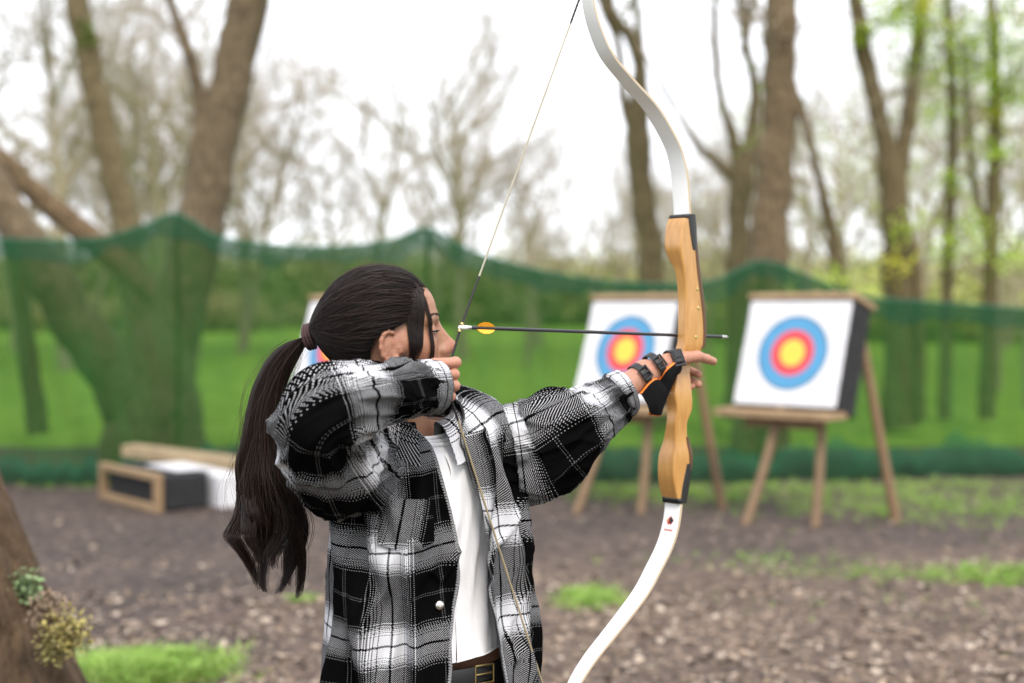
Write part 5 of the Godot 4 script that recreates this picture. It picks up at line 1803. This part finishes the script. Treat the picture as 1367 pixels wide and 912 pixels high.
func clothes(o: Node3D) -> void:
	# ---- white T-shirt
	var t := MB.new()
	var p := PackedVector3Array()
	var uv := PackedVector2Array()
	var tee_rows := [[0.842, -0.159, -2.773, 0.152, 0.105], [0.95, -0.16, -2.77, 0.142, 0.1], [1.03, -0.162, -2.765, 0.142, 0.102], [1.12, -0.164, -2.76, 0.15, 0.108], [1.2, -0.17, -2.755, 0.157, 0.106], [1.25, -0.18, -2.755, 0.15, 0.1], [1.275, -0.192, -2.753, 0.115, 0.088], [1.285, -0.198, -2.751, 0.083, 0.076]]
	for j in 70:
		for i in 129:
			var th := TAU * i / 128.0
			var y := lerpf(0.842, 1.285, j / 69.0)
			# the hem dips at the front right and rises to the left; the neckline is lower in front
			var yy := y - 0.012 * (1.0 - j / 69.0) * cos(th - 0.9) - 0.03 * smoothstep(55, 69, j) * maxf(0, cos(th))
			var q := lerp_rows(tee_rows, y)
			var w := 0.004 * nz.get_noise_2d(th * 2.2 + 3.0, y * 7.0) + 0.005 * nz.get_noise_2d(th * 5.0 + y * 6.0, y * 2.0) * (1.0 - smoothstep(40, 69, j))
			p.append(Vector3(q[1], yy, q[2]) + TF * (q[4] + w) * cos(th) - TE * (q[3] + w) * sin(th))
			uv.append(Vector2(th, y))
	t.grid(p, uv, 129, 70, true, true)
	var tee := part(o, "t_shirt", t, M.tee)
	var nb := MB.new()
	for k in 3:
		var path := PackedVector3Array()
		var rad := PackedFloat32Array()
		for i in 65:
			var c := p[(69 - k) * 129 + i * 2]
			path.append(c + Vector3(0, 0.004, 0) + TF * 0.001)
			rad.append(0.0042)
		nb.tube(path, rad, 6, false)
	part(tee, "neckband", nb, M.tee)
	var hb := MB.new()
	var hp := PackedVector3Array()
	var hr := PackedFloat32Array()
	for i in 65:
		hp.append(p[i * 2])
		hr.append(0.0016)
	hb.tube(hp, hr, 5, false)
	part(tee, "hem", hb, M.tee)
	# ---- trousers, belt, shoes
	var base := Vector3(-0.157, 0.0, -2.78)
	var tr := MB.new()
	p = PackedVector3Array()
	uv = PackedVector2Array()
	for j in 12:
		for i in 65:
			var th := TAU * i / 64.0
			var y := lerpf(0.73, 0.822, j / 11.0)
			p.append(base + Vector3(0, y, 0) + TF * 0.116 * cos(th) - TE * lerpf(0.17, 0.15, j / 11.0) * sin(th))
			uv.append(Vector2(th, y))
	tr.grid(p, uv, 65, 12, true, true)
	for sd in [-1.0, 1.0]:
		var hip: Vector3 = base + Vector3(0, 0.8, 0) + TE * 0.078 * sd
		var foot: Vector3 = base + (TE * 0.19 - TF * 0.02 if sd > 0 else -TE * 0.17 + TF * 0.02)
		var path := PackedVector3Array()
		var rad := PackedFloat32Array()
		for j in 24:
			var k := j / 23.0
			path.append(hip.lerp(foot + Vector3(0, 0.05, 0), k) + TF * 0.015 * sin(k * PI))
			rad.append(lerpf(0.098, 0.062, smoothstep(0, 0.7, k)) + 0.004 * nz.get_noise_2d(j * 0.5, sd))
		tr.tube(path, rad, 24)
	part(o, "trousers", tr, M.black_cloth)
	for sd in [-1.0, 1.0]:
		var foot: Vector3 = base + (TE * 0.19 - TF * 0.02 if sd > 0 else -TE * 0.17 + TF * 0.02)
		var f := Field.new(foot - Vector3(0.22, 0.02, 0.22), foot + Vector3(0.26, 0.16, 0.26), 0.009)
		f.cap(foot + Vector3(0, 0.05, 0) - TF * 0.04, foot + Vector3(0, 0.043, 0) + TF * 0.15, 0.043, 0.036, 0.02)
		f.cap(foot + Vector3(0, 0.05, 0), foot + Vector3(0, 0.11, 0) - TF * 0.01, 0.042, 0.046, 0.02)
		f.cap(foot + Vector3(0, 0.022, 0) - TF * 0.045, foot + Vector3(0, 0.022, 0) + TF * 0.155, 0.034, 0.032, 0.01)
		var sb := MB.new()
		f.mesh_into(sb)
		part(o, "shoe", sb, M.black_rubber)
	var bl := MB.new()
	p = PackedVector3Array()
	uv = PackedVector2Array()
	for j in 5:
		for i in 97:
			var th := TAU * i / 96.0
			var k: Array = [[-0.015, 0.0], [-0.014, 0.003], [0.0, 0.0035], [0.014, 0.003], [0.015, 0.0]][j]
			p.append(base + Vector3(0, 0.806 + k[0], 0) + TF * (0.117 + k[1]) * cos(th) - TE * (0.152 + k[1]) * sin(th))
			uv.append(Vector2(th, j))
	bl.grid(p, uv, 97, 5, true, true)
	var belt := part(o, "belt", bl, M.black_rubber)
	var bk := MB.new()
	var bc := base + Vector3(0, 0.806, 0) + TF * 0.121 * cos(-0.34) - TE * 0.155 * sin(-0.34)
	for q in [[Vector2(-0.02, 0.017), Vector2(0.02, 0.017)], [Vector2(0.02, 0.017), Vector2(0.02, -0.017)], [Vector2(0.02, -0.017), Vector2(-0.02, -0.017)], [Vector2(-0.02, -0.017), Vector2(-0.02, 0.017)], [Vector2(-0.02, 0.0), Vector2(0.016, 0.001)]]:
		bk.tube(PackedVector3Array([bc + TE * q[0].x + Vector3(0, q[0].y, 0) + TF * 0.003, bc + TE * q[1].x + Vector3(0, q[1].y, 0) + TF * 0.003]), PackedFloat32Array([0.0021, 0.0021]), 8)
	part(belt, "buckle", bk, M.brass)
	# ---- checked overshirt: body
	var sb := MB.new()
	p = PackedVector3Array()
	uv = PackedVector2Array()
	var nu := 220
	var nv := 120
	var torso_folds := [
		# [angle, height, angle, height, width, lift]
		[1.15, 1.2, 0.75, 0.98, 0.09, 0.016], [0.75, 1.22, 0.5, 0.95, 0.06, 0.012], [1.5, 1.12, 0.95, 0.86, 0.1, 0.014], [0.55, 1.0, 0.42, 0.72, 0.07, 0.014], [1.0, 0.95, 0.85, 0.7, 0.09, 0.016], [1.45, 0.95, 1.5, 0.7, 0.1, 0.016], [0.3, 1.22, 0.55, 1.06, 0.05, 0.01], [1.32, 1.18, 0.66, 0.9, 0.055, -0.016], [0.98, 1.2, 0.6, 1.05, 0.04, -0.012], [0.62, 1.0, 0.56, 0.74, 0.05, -0.012], [1.2, 0.95, 1.15, 0.72, 0.06, -0.014], [5.5, 1.2, 5.48, 0.9, 0.05, -0.014], [0.35, 1.13, 0.62, 1.0, 0.045, 0.014], [0.42, 1.06, 0.7, 1.09, 0.03, -0.008],
		[5.75, 1.2, 5.6, 0.98, 0.06, 0.014], [5.35, 1.18, 5.55, 0.92, 0.07, 0.014], [5.6, 0.95, 5.7, 0.72, 0.07, 0.014], [5.2, 1.0, 5.1, 0.75, 0.08, 0.014], [2.4, 1.1, 2.3, 0.75, 0.14, 0.012], [3.4, 1.2, 3.3, 0.75, 0.16, 0.012], [4.2, 1.1, 4.3, 0.75, 0.14, 0.012]]
	for j in nv:
		var y := lerpf(0.70, 1.318, float(j) / (nv - 1))
		var er := lerp_rows(EDGE_R, y)[1]
		var el := lerp_rows(EDGE_L, y)[1]
		for i in nu:
			var t0 := float(i) / (nu - 1)
			t0 = 0.5 - 0.5 * (0.62 * cos(PI * t0) + 0.38 * (1.0 - 2.0 * t0))
			var th := lerpf(er, TAU + el, t0)
			var hang := 1.0 - smoothstep(1.14, 1.3, y)
			var w := 1.7 * fold(th, y, torso_folds) - 0.006
			w += hang * (0.014 * nz.get_noise_2d(th * 1.5 + 2.0, y * 3.2) + 0.005 * nz.get_noise_2d(th * 3.0 - y * 5.0, y * 4.0 + 9.0)) + 0.002 * nz.get_noise_2d(th * 7.0, y * 16.0)
			var n1 := nz.get_noise_2d(th * 1.7 + y * 2.6 + 11.0, y * 2.2 - th * 0.5)
			w += hang * 0.013 * pow(maxf(0.0, 1.0 - absf(n1) * 4.0), 2.0) * (1.0 - smoothstep(0.9, 1.25, th) * (1.0 - smoothstep(5.0, 5.3, th)))
			# the open front edges curl off the body
			var de := minf(th - er, TAU + el - th)
			w += 0.012 * exp(-de * de / 0.006) * hang
			var pos := torso_pt(y, th, w)
			p.append(pos)
			uv.append(Vector2((th * 0.172 + 0.019) / 0.175, (y + 0.018 * sin(th * 2.0) + 0.12) / 0.175))
	sb.grid(p, uv, nu, nv, false, true)
	# inside of the cloth
	var inn := PackedVector3Array()
	for k in p.size():
		inn.append(p[k] - sb.n[k] * 0.0028)
	sb.grid(inn, uv, nu, nv, false, false)
	var shirt := part(o, "checked_overshirt", sb, M.plaid)
	for side in 2:
		var eb := MB.new()
		var st := MB.new()
		var path := PackedVector3Array()
		var rad := PackedFloat32Array()
		for j in nv:
			var q := p[j * nu + (0 if side == 0 else nu - 1)]
			path.append(q - sb.n[j * nu + (0 if side == 0 else nu - 1)] * 0.0014)
			rad.append(0.0026)
		eb.tube(path, rad, 6)
		part(shirt, "front_edge", eb, M.plaid_edge)
		for j in range(2, nv - 8):
			# whipped edge stitches
			for h in 2:
				var a := path[j].lerp(path[j + 1], h * 0.5)
				var inw := (p[j * nu + (4 if side == 0 else nu - 5)] - a).normalized()
				var nn := sb.n[j * nu + (0 if side == 0 else nu - 1)]
				st.tube(PackedVector3Array([a + nn * 0.0022 - inw * 0.0022, a + nn * 0.0034 + inw * 0.0012, a + nn * 0.003 + inw * 0.0042]), PackedFloat32Array([0.0004, 0.0005, 0.0003]), 3, false)
		part(shirt, "edge_stitching", st, M.stitch)
	var hem := MB.new()
	var hp2 := PackedVector3Array()
	var hr2 := PackedFloat32Array()
	for i in nu:
		hp2.append(p[i])
		hr2.append(0.0028)
	hem.tube(hp2, hr2, 6)
	part(shirt, "hem", hem, M.plaid_edge)
	# buttons on the near front edge and one on the far edge
	for y in [0.958]:
		var th := lerp_rows(EDGE_R, y)[1] + 0.13
		var idx := 0
		var best := 9.0
		for k in p.size():
			if absf(p[k].y - y) < 0.006:
				var dd: float = p[k].distance_to(torso_pt(y, th, 0.005))
				if dd < best:
					best = dd
					idx = k
		var c := p[idx]
		var nn := sb.n[idx]
		var bb := MB.new()
		bb.tube(PackedVector3Array([c - nn * 0.001, c + nn * 0.0025, c + nn * 0.0045, c + nn * 0.0055]), PackedFloat32Array([0.0092, 0.009, 0.007, 0.003]), 16)
		part(shirt, "snap_button", bb, M.metal)
	# breast pocket flap and bellied pocket on the near front
	var pk := MB.new()
	var pp := PackedVector3Array()
	var pu := PackedVector2Array()
	for j in 14:
		for i in 16:
			var a := i / 15.0
			var c := j / 13.0
			var th := lerpf(0.3, 0.82, a)
			var y := lerpf(1.155, 1.075, c) - 0.02 * (1.0 - absf(a * 2.0 - 1.0)) * c
			var w := 0.007 + fold(th, y, torso_folds) + 0.01 * nz.get_noise_2d(th * 1.5 + 2.0, y * 3.2) + 0.006 * sin(a * PI) * sin(c * PI) + 0.004 * c
			pp.append(torso_pt(y, th, w))
			pu.append(Vector2((th * 0.172 + 0.03 + (1.0 - c) * 0.02) / 0.175, (y + 0.16) / 0.175))
	pk.grid(pp, pu, 16, 14, false, false)
	var flap := part(shirt, "pocket_flap", pk, M.plaid)
	# ---- sleeves
	var near := [[-0.2802, 1.1562, -2.7732, 0.075], [-0.3011, 1.1968, -2.6741, 0.097], [-0.3173, 1.2427, -2.5550, 0.096], [-0.3269, 1.2994, -2.4562, 0.08], [-0.3153, 1.3325, -2.4270, 0.069], [-0.2644, 1.3482, -2.4423, 0.063], [-0.2066, 1.3584, -2.4895, 0.055], [-0.1644, 1.3629, -2.5276, 0.0475], [-0.1353, 1.3641, -2.5547, 0.0455]]
	var s1 := cloth_tube(near, 121, 150, [[0.6, 0.3, 2.0, 0.36, 0.03, 0.012], [5.2, 0.3, 6.2, 0.4, 0.035, 0.012], [3.0, 0.2, 4.4, 0.28, 0.035, 0.016], [2.4, 0.38, 4.2, 0.42, 0.02, 0.01], [4.5, 0.35, 5.8, 0.3, 0.02, 0.008]], 0.015, 0.02, 0.03, 1.0)
	part(shirt, "sleeve", s1, M.plaid)
	var far := [[-0.0646, 1.2077, -2.8143, 0.077], [-0.0172, 1.2141, -2.8395, 0.099], [0.0488, 1.2256, -2.8447, 0.105], [0.1086, 1.2635, -2.8406, 0.088], [0.1669, 1.2946, -2.8662, 0.066], [0.2042, 1.3209, -2.8818, 0.051], [0.2340, 1.3354, -2.8941, 0.0445]]
	var s2 := cloth_tube(far, 121, 130, [[0.3, 0.14, 1.2, 0.2, 0.03, 0.012], [5.6, 0.1, 4.8, 0.2, 0.03, 0.014], [5.0, 0.22, 5.9, 0.28, 0.025, 0.012], [4.2, 0.15, 4.6, 0.3, 0.03, 0.012]], 0.015, 0.09, 0.06, 1.0)
	part(shirt, "sleeve", s2, M.plaid)
	# cuffs: a second layer round each sleeve end
	for q in [[near, 0.88], [far, 0.86]]:
		var cb := MB.new()
		p = PackedVector3Array()
		uv = PackedVector2Array()
		var x := Vector3.UP
		for j in 12:
			var k := j / 11.0
			var c := cr(q[0], lerpf(q[1], 1.004, k))
			var c0 := cr(q[0], lerpf(q[1], 1.0, k) - 0.02)
			var ctr := Vector3(c[0], c[1], c[2])
			var tg := (ctr - Vector3(c0[0], c0[1], c0[2])).normalized()
			if k > 0.95: tg = (ctr - Vector3(c0[0], c0[1], c0[2])).normalized()
			x = (Vector3.UP - tg * tg.y).normalized()
			var y := tg.cross(x)
			for i in 81:
				var th := TAU * i / 80.0
				var rr := c[3] + 0.0035 + 0.0018 * nz.get_noise_2d(th * 2.0, j * 0.12) + (0.0 if j > 0 else -0.006) + (0.0 if j < 11 else -0.006)
				p.append(ctr + (x * cos(th) + y * sin(th)) * rr)
				uv.append(Vector2((th * 0.045 + 0.13) / 0.175, (k * 0.06 + 0.115) / 0.175))
		cb.grid(p, uv, 81, 12, true)
		part(shirt, "cuff", cb, M.plaid)
	# ---- collar: stand and fall round the neck, points spread over the fronts
	var col := MB.new()
	p = PackedVector3Array()
	uv = PackedVector2Array()
	for i in 91:
		var k := i / 90.0
		var th := lerpf(0.28, TAU - 0.22, k)
		var fr := pow(maxf(0.0, cos(th)), 1.5)
		var c := Vector3(-0.2, 1.29 - 0.035 * fr, -2.745)
		var dir := TF * 0.072 * cos(th) - TE * 0.08 * sin(th)
		var od := dir.normalized()
		var tip := smoothstep(0.0, 0.13, minf(k, 1.0 - k))
		for j in 13:
			var s := j / 12.0
			var q := Vector2.ZERO   # outwards, up
			if s < 0.4: q = Vector2(0.006 * s, 0.034 * s / 0.4)
			else:
				var a := (s - 0.4) / 0.6
				q = Vector2(0.004 + 0.042 * a + 0.02 * a * (1.0 - tip), 0.034 + 0.008 * sin(a * PI) - 0.048 * a * a - 0.03 * a * (1.0 - tip))
			p.append(c + dir + od * (q.x + 0.003 * nz.get_noise_2d(th * 3.0, s * 2.0)) + Vector3(0, q.y, 0))
			uv.append(Vector2((th * 0.075 + 0.06) / 0.175, s * 0.085 / 0.175 + 0.31))
	col.grid(p, uv, 13, 91, false, true)
	part(shirt, "collar", col, M.plaid)
	# turned-back lapel on the far front
	var lap := MB.new()
	p = PackedVector3Array()
	uv = PackedVector2Array()
	for j in 30:
		var y := lerpf(1.05, 1.262, j / 29.0)
		var el := lerp_rows(EDGE_L, y)[1]
		var wd := 0.26 * smoothstep(1.05, 1.2, y)
		for i in 10:
			var a := i / 9.0
			p.append(torso_pt(y, el + 0.015 - wd * a, 0.0105 + 0.008 * sin(a * PI) + fold(TAU + el - wd * a, y, torso_folds) * a))
			uv.append(Vector2((a * 0.05 + 0.15) / 0.175, (y + 0.07) / 0.175))
	lap.grid(p, uv, 10, 30, false, false)
	part(shirt, "lapel", lap, M.plaid)

func arm_guard() -> void:
	# a black forearm bracer with orange piping; local axes: along the forearm, across towards the near side
	var el := Vector3(0.1177, 1.2646, -2.8456)
	var wr := bw(0.492, 1.37, 0.0)
	var o := thing("arm_guard", "black strapped arm guard with orange edging on the bow forearm", "arm guard", wr)
	var ax := (wr - el).normalized()
	var near := Vector3(0.669, 0, 0.743)
	near = (near - ax * near.dot(ax)).normalized()
	var up := near.cross(ax).normalized()
	if up.y < 0: up = -up
	var at := func(a: float, th: float, r: float) -> Vector3:
		# a metres past the wrist, th round the arm from the near side downwards
		return wr + ax * a + (near * cos(th) - up * sin(th)) * r
	# plate: a shield that stands down off the inside of the forearm
	var b := MB.new()
	var p := PackedVector3Array()
	var uv := PackedVector2Array()
	var rim := PackedVector3Array()
	var rimb := PackedVector3Array()
	var down := (near * 0.16 - up).normalized()
	for j in 33:
		var k := j / 32.0
		var a := lerpf(-0.04, 0.07, k)
		var th := 0.3 + 0.62 * exp(-pow((k - 0.52) / 0.1, 2.0)) + 0.35 * exp(-pow(k / 0.14, 2.0))
		var rr := lerpf(0.0315, 0.0285, k)
		var top: Vector3 = at.call(a, th, rr)
		var low: Vector3 = at.call(a, 0.9, 0.03) + down * (lerpf(0.046, 0.06, smoothstep(0.0, 0.2, k)) if k < 0.2 else lerpf(0.06, 0.004, pow((k - 0.2) / 0.8, 0.85)))
		for i in 15:
			var f := i / 14.0
			p.append(top.lerp(low, f) + near * 0.006 * sin(f * PI))
			uv.append(Vector2(i, j))
		rim.append(top)
		rimb.append(low)
	b.grid(p, uv, 15, 33, false, true)
	var inn := PackedVector3Array()
	for k in p.size(): inn.append(p[k] - b.n[k] * 0.004)
	b.grid(inn, uv, 15, 33, false, false)
	part(o, "plate", b, M.black_cloth)
	for path in [rim, rimb]:
		var rb := MB.new()
		var rr := PackedFloat32Array()
		rr.resize(path.size())
		rr.fill(0.0034)
		rb.tube(path, rr, 8)
		part(o, "piping", rb, M.orange)
	# straps with buckles: centre, axis, radius, width
	var hc := bw(0.562, 1.392, 0.014)
	var hx := (bw(0.62, 1.4, 0.035) - bw(0.53, 1.385, 0.008)).normalized()
	for q in [[wr - ax * 0.012, ax, 0.0292, 0.0075], [wr + ax * 0.03, ax, 0.0282, 0.0075], [hc, hx, 0.0262, 0.0085]]:
		var c0: Vector3 = q[0]
		var xa: Vector3 = q[1]
		var nr := (near - xa * near.dot(xa)).normalized()
		var uu := nr.cross(xa).normalized()
		if uu.y < 0: uu = -uu
		var sb := MB.new()
		var sp := PackedVector3Array()
		var su := PackedVector2Array()
		for j in 4:
			for i in 49:
				var th := TAU * i / 48.0
				var wv: Array = [[-1.0, -0.001], [-0.93, 0.0012], [0.93, 0.0012], [1.0, -0.001]][j]
				sp.append(c0 + xa * (wv[0] * float(q[3])) + (nr * cos(th) + uu * sin(th)) * (float(q[2]) + wv[1]))
				su.append(Vector2(i, j))
		sb.grid(sp, su, 49, 4, true, uu.dot(xa.cross(nr)) < 0.0)
		var strap := part(o, "strap", sb, M.black_rubber)
		var big := 1.0 if q[2] > 0.027 else 1.25
		var nn := (nr * cos(0.5) + uu * sin(0.5)).normalized()
		var tg := nn.cross(xa).normalized()
		var c := c0 + nn * (float(q[2]) + 0.003)
		for k in [-0.0125, 0.0, 0.0125]:
			var bb := MB.new()
			bb.box(Transform3D(Basis(xa, nn, xa.cross(nn)), c + tg * k * big + nn * (0.0 if k != 0.0 else 0.001)), Vector3(0.021 * big, 0.006, 0.0045 * big), 0.0012)
			part(strap, "buckle_bar", bb, M.black_plastic)
		for k in [0.0092, -0.0092]:
			var bb := MB.new()
			bb.box(Transform3D(Basis(xa, nn, xa.cross(nn)), c + xa * k * big), Vector3(0.0035, 0.0055, 0.028 * big), 0.001)
			part(strap, "buckle_bar", bb, M.black_plastic)
		if big > 1.0:
			var bb := MB.new()
			bb.box(Transform3D(Basis(xa, nn, xa.cross(nn)), c - nn * 0.0005 + tg * 0.004), Vector3(0.02, 0.009, 0.03), 0.002)
			part(strap, "buckle", bb, M.black_plastic)
